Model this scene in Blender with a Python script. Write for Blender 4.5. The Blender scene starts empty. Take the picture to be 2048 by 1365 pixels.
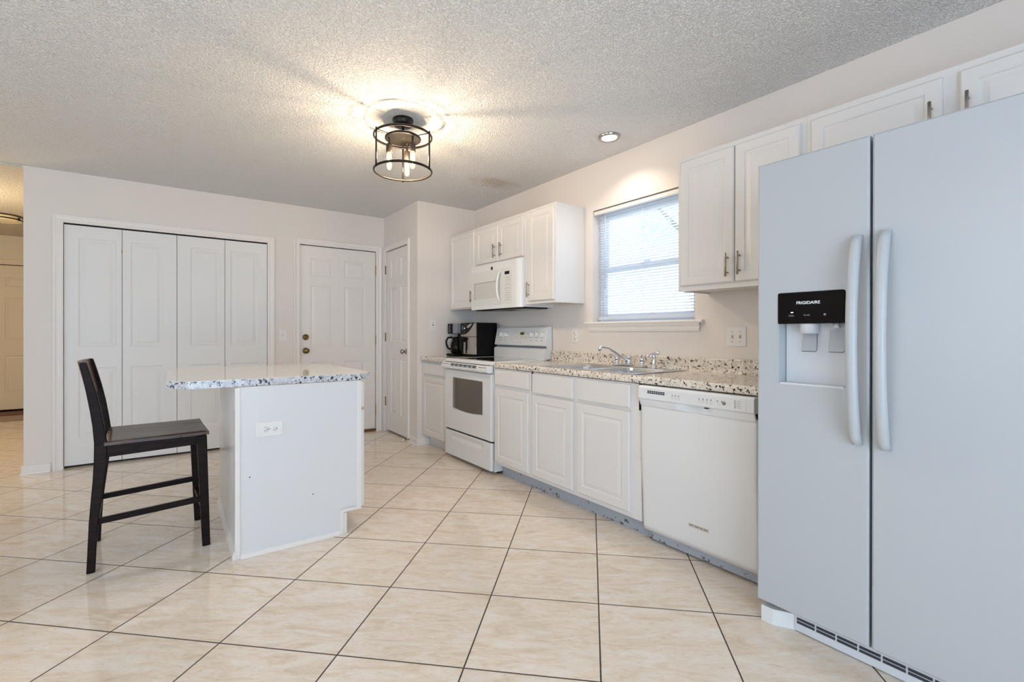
import bpy, bmesh, math, random
from mathutils import Vector, Matrix
random.seed(7)
S = bpy.context.scene
COL = S.collection
R = math.radians

# ------------------------------------------------------------------ camera
cam_d = bpy.data.cameras.new('camera')
cam = bpy.data.objects.new('camera', cam_d)
COL.objects.link(cam)
yaw, pitch, roll = R(34.7995), R(-0.0976), R(0.0538)
Fv = Vector((math.sin(yaw)*math.cos(pitch), math.cos(yaw)*math.cos(pitch), math.sin(pitch)))
Rv = Vector((math.cos(yaw), -math.sin(yaw), 0))
Uv = Rv.cross(Fv)
R2 = Rv*math.cos(roll) + Uv*math.sin(roll)
U2 = -Rv*math.sin(roll) + Uv*math.cos(roll)
mw = Matrix((R2, U2, -Fv)).transposed().to_4x4()
mw.translation = Vector((-2.7934, -4.3741, 1.1536))
cam.matrix_world = mw
cam_d.sensor_width = 36.0
cam_d.lens = 932.3051/2048*36
cam_d.shift_x = 38.4454/2048
cam_d.shift_y = -14.6538/2048
cam_d.clip_start = 0.02
S.camera = cam

# ------------------------------------------------------------------ world, light, exposure
S.view_settings.view_transform = 'Standard'
S.view_settings.look = 'None'
S.view_settings.gamma = 1
S.view_settings.exposure = 0.30
S.view_settings.use_curve_mapping = False
world = bpy.data.worlds.new('sky')
S.world = world
world.use_nodes = True
bgn = world.node_tree.nodes['Background']
bgn.inputs[0].default_value = (0.70, 0.84, 1.0, 1)
bgn.inputs[1].default_value = 3.7

def area(name, loc, target, sx, sy, power, col, spread=180):
    d = bpy.data.lights.new(name, 'AREA')
    d.shape = 'RECTANGLE'; d.size = sx; d.size_y = sy
    d.energy = power; d.color = col; d.spread = R(spread)
    o = bpy.data.objects.new(name, d); COL.objects.link(o)
    o.location = loc
    o.rotation_euler = (Vector(target)-Vector(loc)).to_track_quat('-Z', 'Y').to_euler()
    return o
def point(name, loc, power, col, r=0.02):
    d = bpy.data.lights.new(name, 'POINT'); d.energy = power; d.color = col; d.shadow_soft_size = r
    o = bpy.data.objects.new(name, d); COL.objects.link(o); o.location = loc
    return o
DAY = (0.42, 0.66, 1.0)
WARM = (1.0, 0.86, 0.69)
area('patio_daylight', (-3.6, -6.70, 1.1), (-3.6, 0, 4.2), 3.2, 2.0, 25, DAY)          # glazed patio door behind the camera
point('living_fill', (-4.9, -3.9, 2.20), 18, (1, .90, .78), .10)                                   # added fill lamp, unseen, left of and behind the camera

# ------------------------------------------------------------------ materials
def mat(name, base=(.8, .8, .8), rough=.5, metal=0, spec=.5, coat=0, emit=None, estr=0, bump=0, bscale=50, alpha=1, trans=0, ior=1.5):
    m = bpy.data.materials.new(name); m.use_nodes = True
    nt = m.node_tree; b = nt.nodes['Principled BSDF']
    b.inputs['Base Color'].default_value = (*base, 1)
    b.inputs['Roughness'].default_value = rough
    b.inputs['Metallic'].default_value = metal
    b.inputs['Specular IOR Level'].default_value = spec
    b.inputs['Coat Weight'].default_value = coat
    b.inputs['Transmission Weight'].default_value = trans
    b.inputs['IOR'].default_value = ior
    if emit: b.inputs['Emission Color'].default_value = (*emit, 1); b.inputs['Emission Strength'].default_value = estr
    if bump:
        tc = nt.nodes.new('ShaderNodeTexCoord'); n = nt.nodes.new('ShaderNodeTexNoise')
        n.inputs['Scale'].default_value = bscale; n.inputs['Detail'].default_value = 3
        bp = nt.nodes.new('ShaderNodeBump'); bp.inputs['Strength'].default_value = bump; bp.inputs['Distance'].default_value = .004
        nt.links.new(tc.outputs['Object'], n.inputs['Vector']); nt.links.new(n.outputs['Fac'], bp.inputs['Height'])
        nt.links.new(bp.outputs['Normal'], b.inputs['Normal'])
    return m
class NT:
    def __init__(s, m): s.t = m.node_tree; s.b = s.t.nodes['Principled BSDF']
    def n(s, typ, ins=None, **kw):
        x = s.t.nodes.new('ShaderNode'+typ)
        for k, v in kw.items(): setattr(x, k, v)
        for k, v in (ins or {}).items():
            if isinstance(v, bpy.types.NodeSocket): s.t.links.new(v, x.inputs[k])
            else: x.inputs[k].default_value = v
        return x
    def math(s, op, a, b=0.0, c=None):
        x = s.t.nodes.new('ShaderNodeMath'); x.operation = op
        for i, v in enumerate((a, b) if c is None else (a, b, c)):
            if isinstance(v, bpy.types.NodeSocket): s.t.links.new(v, x.inputs[i])
            else: x.inputs[i].default_value = v
        return x.outputs[0]
    def mix(s, f, a, b, mode='MIX'):
        x = s.t.nodes.new('ShaderNodeMix'); x.data_type = 'RGBA'; x.blend_type = mode
        for k, v in ((0, f), (6, a), (7, b)):
            if isinstance(v, bpy.types.NodeSocket): s.t.links.new(v, x.inputs[k])
            else: x.inputs[k].default_value = v if k == 0 else (*v, 1)
        return x.outputs[2]
    def ramp(s, f, stops, interp='LINEAR'):
        x = s.t.nodes.new('ShaderNodeValToRGB'); x.color_ramp.interpolation = interp
        e = x.color_ramp.elements
        while len(e) < len(stops): e.new(.5)
        for el, (p, c) in zip(e, stops):
            el.position = p; el.color = (*c, 1) if isinstance(c, tuple) else (c, c, c, 1)
        s.t.links.new(f, x.inputs[0]); return x.outputs[0]
    def link(s, a, name): s.t.links.new(a, s.b.inputs[name])

M = {}
M['wall'] = mat('wall_paint', (.80, .74, .69), .75, bump=.15, bscale=120)
M['hall_wall'] = mat('hall_wall_paint', (.78, .68, .53), .75, bump=.15, bscale=120)
M['trim'] = mat('trim_paint', (.84, .80, .76), .38)
M['door'] = mat('door_paint', (.84, .80, .76), .42)
M['bifold'] = mat('bifold_paint', (.80, .79, .77), .45)
M['cab'] = mat('cabinet_paint', (.78, .755, .73), .35)
M['island'] = mat('island_paint', (.76, .755, .755), .22)
M['appl'] = mat('appliance_white', (.80, .81, .81), .22, coat=.3)
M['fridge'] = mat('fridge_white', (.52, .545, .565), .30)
M['cavity'] = mat('dispenser_grey', (.72, .74, .77), .35)
M['dwdoor'] = mat('dishwasher_white', (.78, .775, .76), .3)
M['mwwin'] = mat('microwave_window', (.66, .645, .61), .25)
M['mwpanel'] = mat('microwave_panel', (.74, .75, .72), .25)
M['black'] = mat('black_plastic', (.006, .006, .006), .4, spec=.12)
M['blackgloss'] = mat('black_gloss', (.006, .005, .005), .08, spec=.18)
M['gap'] = mat('dark_gap', (.012, .011, .01), .9)
M['cooktop'] = mat('cooktop_glass', (.008, .008, .009), .05, coat=1)
M['ovenglass'] = mat('oven_glass', (.10, .085, .07), .08, coat=.6)
M['steel'] = mat('stainless', (.46, .43, .41), .18, 1)
M['sink'] = mat('sink_steel', (.62, .63, .65), .27, 1)
M['chrome'] = mat('chrome', (.80, .82, .85), .06, 1)
M['nickel'] = mat('brushed_nickel', (.42, .37, .32), .32, 1)
M['brass'] = mat('brass', (.50, .32, .12), .28, 1)
M['antbrass'] = mat('antique_brass', (.22, .15, .06), .22, 1)
M['bronze'] = mat('dark_bronze', (.022, .017, .014), .35, .6)
M['plate'] = mat('wall_plate', (.84, .82, .79), .3)
M['almond'] = mat('almond_toggle', (.75, .66, .50), .3)
M['blind'] = mat('blind_vinyl', (.84, .87, .90), .45)
def blindmat():
    m = bpy.data.materials.new('translucent_blind'); m.use_nodes = True; t = m.node_tree
    out = [n for n in t.nodes if n.type == 'OUTPUT_MATERIAL'][0]; pb = t.nodes['Principled BSDF']
    pb.inputs['Base Color'].default_value = (.84, .88, .92, 1); pb.inputs['Roughness'].default_value = .4
    tl_ = t.nodes.new('ShaderNodeBsdfTranslucent'); tl_.inputs[0].default_value = (.80, .88, .98, 1)
    mx = t.nodes.new('ShaderNodeMixShader'); mx.inputs[0].default_value = .45
    t.links.new(pb.outputs[0], mx.inputs[1]); t.links.new(tl_.outputs[0], mx.inputs[2]); t.links.new(mx.outputs[0], out.inputs[0]); return m
M['blind'] = blindmat()
M['vinyl'] = mat('window_vinyl', (.80, .84, .90), .4)
M['print'] = mat('grey_print', (.12, .12, .12), .5)
M['printl'] = mat('light_print', (.38, .38, .38), .5)
M['whitep'] = mat('glowing_white_print', (.85, .85, .85), .5, emit=(.8, .85, 1), estr=.35)  # added emission brightens the lettering, which is no lamp
M['led'] = mat('white_led', (.9, .95, 1), .4, emit=(.75, .88, 1), estr=6)
M['ledg'] = mat('green_display', (.01, .015, .005), .15, emit=(.2, .35, .05), estr=.06)
M['toegrey'] = mat('toe_kick_board', (.42, .44, .47), .7, bump=.3, bscale=60)
M['rubber'] = mat('white_rubber', (.85, .80, .76), .6)
M['woodthr'] = mat('threshold_wood', (.18, .085, .035), .5)
M['bulbbase'] = mat('bulb_socket', (.05, .038, .028), .45, .3)
M['leaf'] = mat('leaf_green', (.42, .50, .40), .6)
M['bark'] = mat('bark', (.16, .12, .09), .9)
M['grass'] = mat('pale_ground', (.62, .62, .58), .9)
M['stain'] = mat('dark_stain', (.03, .022, .018), .6)

def glassmat(name, tint=(1, 1, 1), refl=.08):
    m = bpy.data.materials.new(name); m.use_nodes = True; t = m.node_tree
    for n in list(t.nodes):
        if n.type != 'OUTPUT_MATERIAL': t.nodes.remove(n)
    out = [n for n in t.nodes if n.type == 'OUTPUT_MATERIAL'][0]
    tr = t.nodes.new('ShaderNodeBsdfTransparent'); tr.inputs[0].default_value = (*tint, 1)
    gl = t.nodes.new('ShaderNodeBsdfGlossy'); gl.inputs['Roughness'].default_value = .02
    lw = t.nodes.new('ShaderNodeFresnel'); lw.inputs[0].default_value = 1.35
    mx = t.nodes.new('ShaderNodeMixShader')
    t.links.new(lw.outputs[0], mx.inputs[0]); t.links.new(tr.outputs[0], mx.inputs[1]); t.links.new(gl.outputs[0], mx.inputs[2])
    t.links.new(mx.outputs[0], out.inputs[0]); return m
M['glass'] = glassmat('clear_glass')
M['paddle'] = glassmat('smoked_clear_plastic', (.95, .955, .96))
def bulbmat():
    m = bpy.data.materials.new('lit_bulb_glass'); m.use_nodes = True; t = m.node_tree
    for n in list(t.nodes):
        if n.type != 'OUTPUT_MATERIAL': t.nodes.remove(n)
    out = [n for n in t.nodes if n.type == 'OUTPUT_MATERIAL'][0]
    tr = t.nodes.new('ShaderNodeBsdfTransparent'); tr.inputs[0].default_value = (1, .9, .75, 1)
    em = t.nodes.new('ShaderNodeEmission'); em.inputs[0].default_value = (1, .80, .52, 1); em.inputs[1].default_value = 2.2
    lw = t.nodes.new('ShaderNodeLayerWeight'); lw.inputs[0].default_value = .35
    mp = t.nodes.new('ShaderNodeMapRange'); mp.inputs[3].default_value = .30; mp.inputs[4].default_value = .75
    mx = t.nodes.new('ShaderNodeMixShader')
    t.links.new(lw.outputs['Facing'], mp.inputs[0]); t.links.new(mp.outputs[0], mx.inputs[0])
    t.links.new(tr.outputs[0], mx.inputs[1]); t.links.new(em.outputs[0], mx.inputs[2])
    t.links.new(mx.outputs[0], out.inputs[0]); return m
M['bulb'] = bulbmat()
M['filament'] = mat('filament', (1, .8, .5), .5, emit=(1, .74, .40), estr=45)
M['lens'] = mat('lit_lens', (.95, .93, .9), .4, emit=(1, .86, .70), estr=9)
M['halllens'] = mat('hall_light_glass', (.62, .50, .30), .3, emit=(1, .75, .4), estr=.12)

# popcorn ceiling
def ceiling_mat(name, base, stain=True):
    m = mat(name, base, .9); q = NT(m)
    tc = q.n('TexCoord')
    v1 = q.n('TexNoise', {'Vector': tc.outputs['Object'], 'Scale': 80.0, 'Detail': 2.0, 'Roughness': .55, 'Distortion': .4})
    v2 = q.n('TexVoronoi', {'Vector': tc.outputs['Object'], 'Scale': 105.0, 'Randomness': 1.0})
    h1 = q.ramp(v1.outputs['Fac'], [(.42, 0.), (.56, 1.)])
    h2 = q.ramp(v2.outputs['Distance'], [(.0, 1.), (.55, 0.)])
    h = q.math('ADD', q.math('MULTIPLY', h1, .8), q.math('MULTIPLY', h2, .35))
    bp = q.n('Bump', {'Strength': 1.0, 'Distance': .0070, 'Height': h})
    q.link(bp.outputs['Normal'], 'Normal')
    if stain:   # a brown water stain near the corner
        sep = q.n('SeparateXYZ', {0: tc.outputs['Object']})
        dx = q.math('DIVIDE', q.math('ADD', sep.outputs[0], .36), .30)
        dy = q.math('DIVIDE', q.math('ADD', sep.outputs[1], .93), .16)
        d = q.math('SQRT', q.math('ADD', q.math('MULTIPLY', dx, dx), q.math('MULTIPLY', dy, dy)))
        nz = q.n('TexNoise', {'Vector': tc.outputs['Object'], 'Scale': 9.0, 'Detail': 4.0})
        d2 = q.math('ADD', d, q.math('MULTIPLY', q.math('SUBTRACT', nz.outputs['Fac'], .5), 1.4))
        k = q.ramp(d2, [(.25, .42), (1.0, 0.)])
        q.link(q.mix(k, base, (.50, .36, .20)), 'Base Color')
    return m
M['ceil'] = ceiling_mat('popcorn_ceiling', (.91, .90, .89))
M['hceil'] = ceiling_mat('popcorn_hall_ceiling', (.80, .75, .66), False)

def floor_mat():
    m = mat('polished_tile', (.8, .7, .6), .1); q = NT(m)
    tc = q.n('TexCoord'); P = tc.outputs['Object']
    sep = q.n('SeparateXYZ', {0: P})
    dx = q.math('ADD', sep.outputs[0], 1.63); dy = q.math('ADD', sep.outputs[1], 2.690)
    i = q.math('ADD', q.math('MULTIPLY', dx, 1.4912), q.math('MULTIPLY', dy, -1.5770))
    j = q.math('ADD', q.math('MULTIPLY', dx, -1.4936), q.math('MULTIPLY', dy, -1.6151))
    def grout(a):
        f = q.math('FRACT', a); return q.math('MINIMUM', f, q.math('SUBTRACT', 1., f))
    g = q.math('MINIMUM', grout(i), grout(j))
    edge = q.ramp(g, [(.0040, 1.), (.0058, 0.)])
    tid = q.n('CombineXYZ', {0: q.math('FLOOR', i), 1: q.math('FLOOR', j), 2: 0.})
    wn = q.n('TexWhiteNoise', {'Vector': tid.outputs[0]}, noise_dimensions='3D')
    # streaks along (.82,-.57)
    su = q.math('ADD', q.math('MULTIPLY', sep.outputs[0], .80), q.math('MULTIPLY', sep.outputs[1], -.60))
    sv = q.math('ADD', q.math('MULTIPLY', sep.outputs[0], .60), q.math('MULTIPLY', sep.outputs[1], .80))
    off = q.math('MULTIPLY', wn.outputs['Value'], 37.)
    vec = q.n('CombineXYZ', {0: q.math('MULTIPLY', su, 4.6), 1: q.math('MULTIPLY', sv, 15.), 2: off})
    n1 = q.n('TexNoise', {'Vector': vec.outputs[0], 'Scale': 1.0, 'Detail': 6., 'Roughness': .65, 'Distortion': 1.5})
    vec2 = q.n('CombineXYZ', {0: q.math('MULTIPLY', su, 14.), 1: q.math('MULTIPLY', sv, 52.), 2: off})
    n2 = q.n('TexNoise', {'Vector': vec2.outputs[0], 'Scale': 1.0, 'Detail': 5., 'Roughness': .7, 'Distortion': 2.2})
    c1 = q.ramp(n1.outputs['Fac'], [(.28, (.74, .61, .47)), (.44, (.84, .725, .585)), (.56, (.88, .79, .69)), (.70, (.90, .85, .78))])
    c2 = q.ramp(n2.outputs['Fac'], [(.30, (.90, .86, .81)), (.5, (1., 1., 1.)), (.7, (1.03, 1.04, 1.06))])
    c = q.mix(1., c1, c2, 'MULTIPLY')
    tone = q.math('ADD', .95, q.math('MULTIPLY', wn.outputs['Value'], .08))
    tcv = q.n('CombineXYZ', {0: tone, 1: tone, 2: tone})
    c = q.mix(1., c, tcv.outputs[0], 'MULTIPLY')
    # specks of dirt
    vn = q.n('TexVoronoi', {'Vector': P, 'Scale': 7.0}); sp = q.ramp(vn.outputs['Distance'], [(.008, 1.), (.012, 0.)])
    c = q.mix(q.math('MULTIPLY', sp, .6), c, (.08, .05, .03))
    c = q.mix(edge, c, (.035, .022, .016))
    q.link(c, 'Base Color')
    rg = q.math('ADD', q.math('MULTIPLY', edge, .6), q.math('ADD', .035, q.math('MULTIPLY', n2.outputs['Fac'], .06)))
    q.link(rg, 'Roughness')
    bp = q.n('Bump', {'Strength': .35, 'Distance': .002, 'Height': q.math('ADD', q.math('SUBTRACT', 1., edge), q.math('MULTIPLY', n1.outputs['Fac'], .04))})
    q.link(bp.outputs['Normal'], 'Normal')
    return m
M['floor'] = floor_mat()

def granite(name, base, mid, dark, k=1.0, rough=.16, tanmix=(.55, .42, .30), dk=.585):
    m = mat(name, base, rough); q = NT(m); tc = q.n('TexCoord'); P = tc.outputs['Object']
    a = q.n('TexNoise', {'Vector': P, 'Scale': 34.*k, 'Detail': 5., 'Roughness': .7})
    b = q.n('TexNoise', {'Vector': P, 'Scale': 80.*k, 'Detail': 3., 'Roughness': .6, 'Distortion': .8})
    d = q.n('TexNoise', {'Vector': P, 'Scale': 62.*k, 'Detail': 3., 'Roughness': .65, 'W': 3.}, noise_dimensions='4D')
    c = q.mix(q.ramp(a.outputs['Fac'], [(.42, 0.), (.62, 1.)]), base, mid)
    c = q.mix(q.ramp(b.outputs['Fac'], [(.55, 0.), (.66, .7)]), c, tanmix)
    c = q.mix(q.ramp(d.outputs['Fac'], [(dk, 0.), (dk+.03, 1.)]), c, dark)
    q.link(c, 'Base Color'); return m
M['granite'] = granite('speckled_laminate', (.84, .79, .71), (.70, .62, .53), (.05, .035, .03), rough=.10, tanmix=(.40, .29, .20), dk=.562)
M['granitew'] = granite('white_speckled_laminate', (.72, .735, .76), (.50, .52, .56), (.03, .033, .045), .95, tanmix=(.30, .32, .36), dk=.556)
M['topw'] = granite('pale_sheen_top', (.88, .86, .82), (.82, .79, .75), (.62, .59, .55), .8, rough=.05, tanmix=(.78, .74, .69), dk=.64)  # island top paler than its edge, grazing reflection put into the colour

def wood_mat():
    m = mat('espresso_wood', (.02, .01, .008), .42, spec=.12); q = NT(m); tc = q.n('TexCoord')
    mp = q.n('Mapping', {'Vector': tc.outputs['Object'], 'Scale': (3., 30., 30.)})
    n = q.n('TexNoise', {'Vector': mp.outputs[0], 'Scale': 2., 'Detail': 5., 'Distortion': 1.})
    q.link(q.ramp(n.outputs['Fac'], [(.35, (.006, .003, .003)), (.7, (.018, .008, .006))]), 'Base Color'); return m
M['wood'] = wood_mat()
def seat_mat():
    m = mat('worn_seat_lit_rail_wood', (.05, .03, .02), .30); q = NT(m); tc = q.n('TexCoord')
    mp = q.n('Mapping', {'Vector': tc.outputs['Object'], 'Scale': (3., 26., 26.)})
    n = q.n('TexNoise', {'Vector': mp.outputs[0], 'Scale': 2., 'Detail': 6., 'Distortion': 1.2})
    q.link(q.ramp(n.outputs['Fac'], [(.35, (.035, .018, .012)), (.7, (.13, .075, .05))]), 'Base Color')
    q.link(q.ramp(n.outputs['Fac'], [(.3, .25), (.7, .42)]), 'Roughness'); return m
M['seat'] = seat_mat()
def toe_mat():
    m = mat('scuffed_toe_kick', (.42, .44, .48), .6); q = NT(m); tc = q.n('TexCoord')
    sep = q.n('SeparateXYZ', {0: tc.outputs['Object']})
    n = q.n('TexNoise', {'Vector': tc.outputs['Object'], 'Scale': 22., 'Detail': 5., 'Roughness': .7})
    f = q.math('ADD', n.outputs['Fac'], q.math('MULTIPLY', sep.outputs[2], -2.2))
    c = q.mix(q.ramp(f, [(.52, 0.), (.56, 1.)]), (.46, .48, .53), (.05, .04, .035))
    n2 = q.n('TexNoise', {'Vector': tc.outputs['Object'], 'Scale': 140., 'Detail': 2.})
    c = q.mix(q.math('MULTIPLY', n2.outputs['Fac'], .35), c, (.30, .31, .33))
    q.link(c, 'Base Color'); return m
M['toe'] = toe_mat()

# ------------------------------------------------------------------ mesh helpers
class B:
    """collects geometry in world metres; build() links it as one mesh object"""
    def __init__(s): s.v = []; s.f = []; s.sm = []
    def add(s, vs, fs, smooth=False):
        o = len(s.v); s.v += [tuple(v) for v in vs]
        s.f += [tuple(i+o for i in f) for f in fs]; s.sm += [smooth]*len(fs); return s
    def box(s, x0, x1, y0, y1, z0, z1):
        x0, x1 = sorted((x0, x1)); y0, y1 = sorted((y0, y1)); z0, z1 = sorted((z0, z1))
        return s.add([(x0,y0,z0),(x1,y0,z0),(x1,y1,z0),(x0,y1,z0),(x0,y0,z1),(x1,y0,z1),(x1,y1,z1),(x0,y1,z1)],
                     [(3,2,1,0),(4,5,6,7),(0,1,5,4),(1,2,6,5),(2,3,7,6),(3,0,4,7)])
    def hexa(s, bot, top):
        return s.add(list(bot)+list(top), [(3,2,1,0),(4,5,6,7),(0,1,5,4),(1,2,6,5),(2,3,7,6),(3,0,4,7)])
    def tube(s, pts, r, n=12, flat=None):
        pts = [Vector(p) for p in pts]; rings = []; k = len(pts)
        rr = r if isinstance(r, (list, tuple)) else [r]*k
        prev = None; vs = []
        for i, p in enumerate(pts):
            t = (pts[min(i+1, k-1)]-pts[max(i-1, 0)]).normalized()
            if prev is None: a = Vector((0,0,1)) if abs(t.z) < .9 else Vector((1,0,0)); u = (a - t*a.dot(t)).normalized()
            else: u = (prev - t*prev.dot(t)).normalized()
            prev = u; w = t.cross(u)
            for q in range(n):
                an = 2*math.pi*q/n; vs.append(p + (u*math.cos(an)+w*math.sin(an))*rr[i])
        fs = [(i*n+q, i*n+(q+1)%n, (i+1)*n+(q+1)%n, (i+1)*n+q) for i in range(k-1) for q in range(n)]
        s.add(vs, fs, True); o = len(s.v)-len(vs)
        s.f += [tuple(o+q for q in reversed(range(n))), tuple(o+(k-1)*n+q for q in range(n))]; s.sm += [False, False]
        return s
    def lathe(s, c, prof, axis='Z', n=32, smooth=True, cap=True):
        """prof: [(r,h)] along the axis from c"""
        c = Vector(c); A = {'X': (Vector((1,0,0)), Vector((0,1,0)), Vector((0,0,1))), 'Y': (Vector((0,1,0)), Vector((0,0,1)), Vector((1,0,0))),
             'Z': (Vector((0,0,1)), Vector((1,0,0)), Vector((0,1,0)))}[axis] if isinstance(axis, str) else axis
        vs = []
        for r, h in prof:
            for q in range(n):
                an = 2*math.pi*q/n; vs.append(c + A[0]*h + (A[1]*math.cos(an)+A[2]*math.sin(an))*r)
        fs = [(i*n+q, i*n+(q+1)%n, (i+1)*n+(q+1)%n, (i+1)*n+q) for i in range(len(prof)-1) for q in range(n)]
        s.add(vs, fs, smooth)
        if cap:
            o = len(s.v)-len(vs); k = len(prof)
            if prof[0][0] > 1e-5: s.f.append(tuple(o+q for q in reversed(range(n)))); s.sm.append(False)
            if prof[-1][0] > 1e-5: s.f.append(tuple(o+(k-1)*n+q for q in range(n))); s.sm.append(False)
        return s
    def prism(s, poly, axis, a, b, smooth=False):
        """poly: 2D points; axis 'Y': (x,z) pts, 'Z': (x,y), 'X': (y,z)"""
        def P(p, t): return {'Y': (p[0], t, p[1]), 'Z': (p[0], p[1], t), 'X': (t, p[0], p[1])}[axis]
        n = len(poly)
        vs = [P(p, a) for p in poly]+[P(p, b) for p in poly]
        s.add(vs, [(i, (i+1)%n, n+(i+1)%n, n+i) for i in range(n)], smooth)
        o = len(s.v)-len(vs); s.f += [tuple(o+i for i in reversed(range(n))), tuple(o+n+i for i in range(n))]; s.sm += [False]*2
        return s
    def torus(s, c, Rr, r, n=64, k=10, axis='Z', sq=None):
        c = Vector(c); vs = []
        for i in range(n):
            a = 2*math.pi*i/n; u = Vector((math.cos(a), math.sin(a), 0)); z = Vector((0,0,1))
            if axis == 'X': u = Vector((0, math.cos(a), math.sin(a))); z = Vector((1,0,0))
            if axis == 'Y': u = Vector((math.cos(a), 0, math.sin(a))); z = Vector((0,1,0))
            for j in range(k):
                b = 2*math.pi*j/k; hh = r if sq is None else sq
                vs.append(c + u*(Rr + r*math.cos(b)) + z*hh*math.sin(b))
        return s.add(vs, [(i*k+j, ((i+1)%n)*k+j, ((i+1)%n)*k+(j+1)%k, i*k+(j+1)%k) for i in range(n) for j in range(k)], True)
    def grid(s, f, nu, nv, smooth=True):
        vs = [f(i/nu, j/nv) for j in range(nv+1) for i in range(nu+1)]
        return s.add(vs, [(j*(nu+1)+i, j*(nu+1)+i+1, (j+1)*(nu+1)+i+1, (j+1)*(nu+1)+i) for j in range(nv) for i in range(nu)], smooth)
    def panel(s, fr, w, h, t, holes=(), edge=0, edged=None):
        """slab w x h x t in frame fr=(origin,U,V,N); front at depth 0; holes = (u0,u1,v0,v1,[(inset,depth)...],radius,fill)"""
        O, U, V, N = [Vector(a) for a in fr]
        P = lambda u, v, d: O+U*u+V*v+N*d
        e = edge; ed = e if edged is None else edged
        us = sorted({e, w-e, *[x for H in holes for x in H[:2]]}); vs_ = sorted({e, h-e, *[x for H in holes for x in H[2:4]]})
        for i in range(len(us)-1):
            for j in range(len(vs_)-1):
                cu, cv = (us[i]+us[i+1])/2, (vs_[j]+vs_[j+1])/2
                if any(H[0] < cu < H[1] and H[2] < cv < H[3] for H in holes): continue
                s.add([P(us[i],vs_[j],0),P(us[i+1],vs_[j],0),P(us[i+1],vs_[j+1],0),P(us[i],vs_[j+1],0)], [(0,1,2,3)])
        if e:
            q = [(e,e),(w-e,e),(w-e,h-e),(e,h-e)]; q2 = [(0,0),(w,0),(w,h),(0,h)]
            s.add([P(*a,0) for a in q]+[P(*a,-ed) for a in q2], [(4+i,4+(i+1)%4,(i+1)%4,i) for i in range(4)])
        q2 = [(0,0),(w,0),(w,h),(0,h)]
        s.add([P(*a,-ed if e else 0) for a in q2]+[P(*a,-t) for a in q2], [(4+i,4+(i+1)%4,(i+1)%4,i) for i in range(4)]+[(7,6,5,4)])
        for H in holes:
            u0, u1, v0, v1, prof = H[:5]; rad = H[5] if len(H) > 5 else 0; fill = H[6] if len(H) > 6 else True
            seg = 4
            def ring(ins, d, r):
                a0, a1, b0, b1 = u0+ins, u1-ins, v0+ins, v1-ins; out = []
                for (cx, cy, st) in ((a0+r, b0+r, 180), (a1-r, b0+r, 270), (a1-r, b1-r, 0), (a0+r, b1-r, 90)):
                    for k in range(seg+1):
                        an = R(st+90*k/seg); out.append(P(cx+r*math.cos(an), cy+r*math.sin(an), d))
                return out
            def ringo():
                out = []
                for (a, b) in ((u0,v0),(u1,v0),(u1,v1),(u0,v1)): out += [P(a,b,0)]*(seg+1)
                return out
            if rad:
                rings = [ringo()]+[ring(i_, d_, rad if k == 0 else max(rad-(i_-prof[0][0])*.5, .001)) for k, (i_, d_) in enumerate(prof)]
                n = 4*(seg+1)
            else:
                rings = [[P(u0,v0,0),P(u1,v0,0),P(u1,v1,0),P(u0,v1,0)]]
                rings += [[P(u0+i_,v0+i_,d_),P(u1-i_,v0+i_,d_),P(u1-i_,v1-i_,d_),P(u0+i_,v1-i_,d_)] for (i_, d_) in prof]; n = 4
            vv = [p for r_ in rings for p in r_]
            ff = [(k*n+q, k*n+(q+1)%n, (k+1)*n+(q+1)%n, (k+1)*n+q) for k in range(len(rings)-1) for q in range(n)]
            if fill: ff.append(tuple((len(rings)-1)*n+q for q in range(n)))
            s.add(vv, ff, False)
        return s
    def build(s, name, m, parent=None, bevel=0, merge=True, seg=2, ang=35, weld=1e-5):
        me = bpy.data.meshes.new(name)
        off = Vector((0,0,0))
        if parent is not None:
            p = parent
            while p: off += p.location; p = p.parent
        c0 = Vector((0,0,0))
        if parent is None and not name.startswith(('wall_','floor','ceiling','baseboard','trim')):
            xs = [v[0] for v in s.v]; ys = [v[1] for v in s.v]; zs = [v[2] for v in s.v]
            c0 = Vector(((min(xs)+max(xs))/2, (min(ys)+max(ys))/2, min(zs)))
        bm = bmesh.new(); vs = [bm.verts.new(Vector(v)-off-c0) for v in s.v]
        for f, sm in zip(s.f, s.sm):
            try: fa = bm.faces.new([vs[i] for i in f]); fa.smooth = sm
            except ValueError: pass
        if merge:
            bmesh.ops.remove_doubles(bm, verts=bm.verts, dist=weld)
        bmesh.ops.recalc_face_normals(bm, faces=bm.faces)
        bm.to_mesh(me); bm.free()
        o = bpy.data.objects.new(name, me); COL.objects.link(o); o.location = c0
        me.materials.append(m)
        if parent is not None: o.parent = parent
        if bevel:
            md = o.modifiers.new('bevel', 'BEVEL'); md.width = bevel; md.segments = seg; md.limit_method = 'ANGLE'; md.angle_limit = R(ang)
            md.harden_normals = False
        return o

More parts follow.
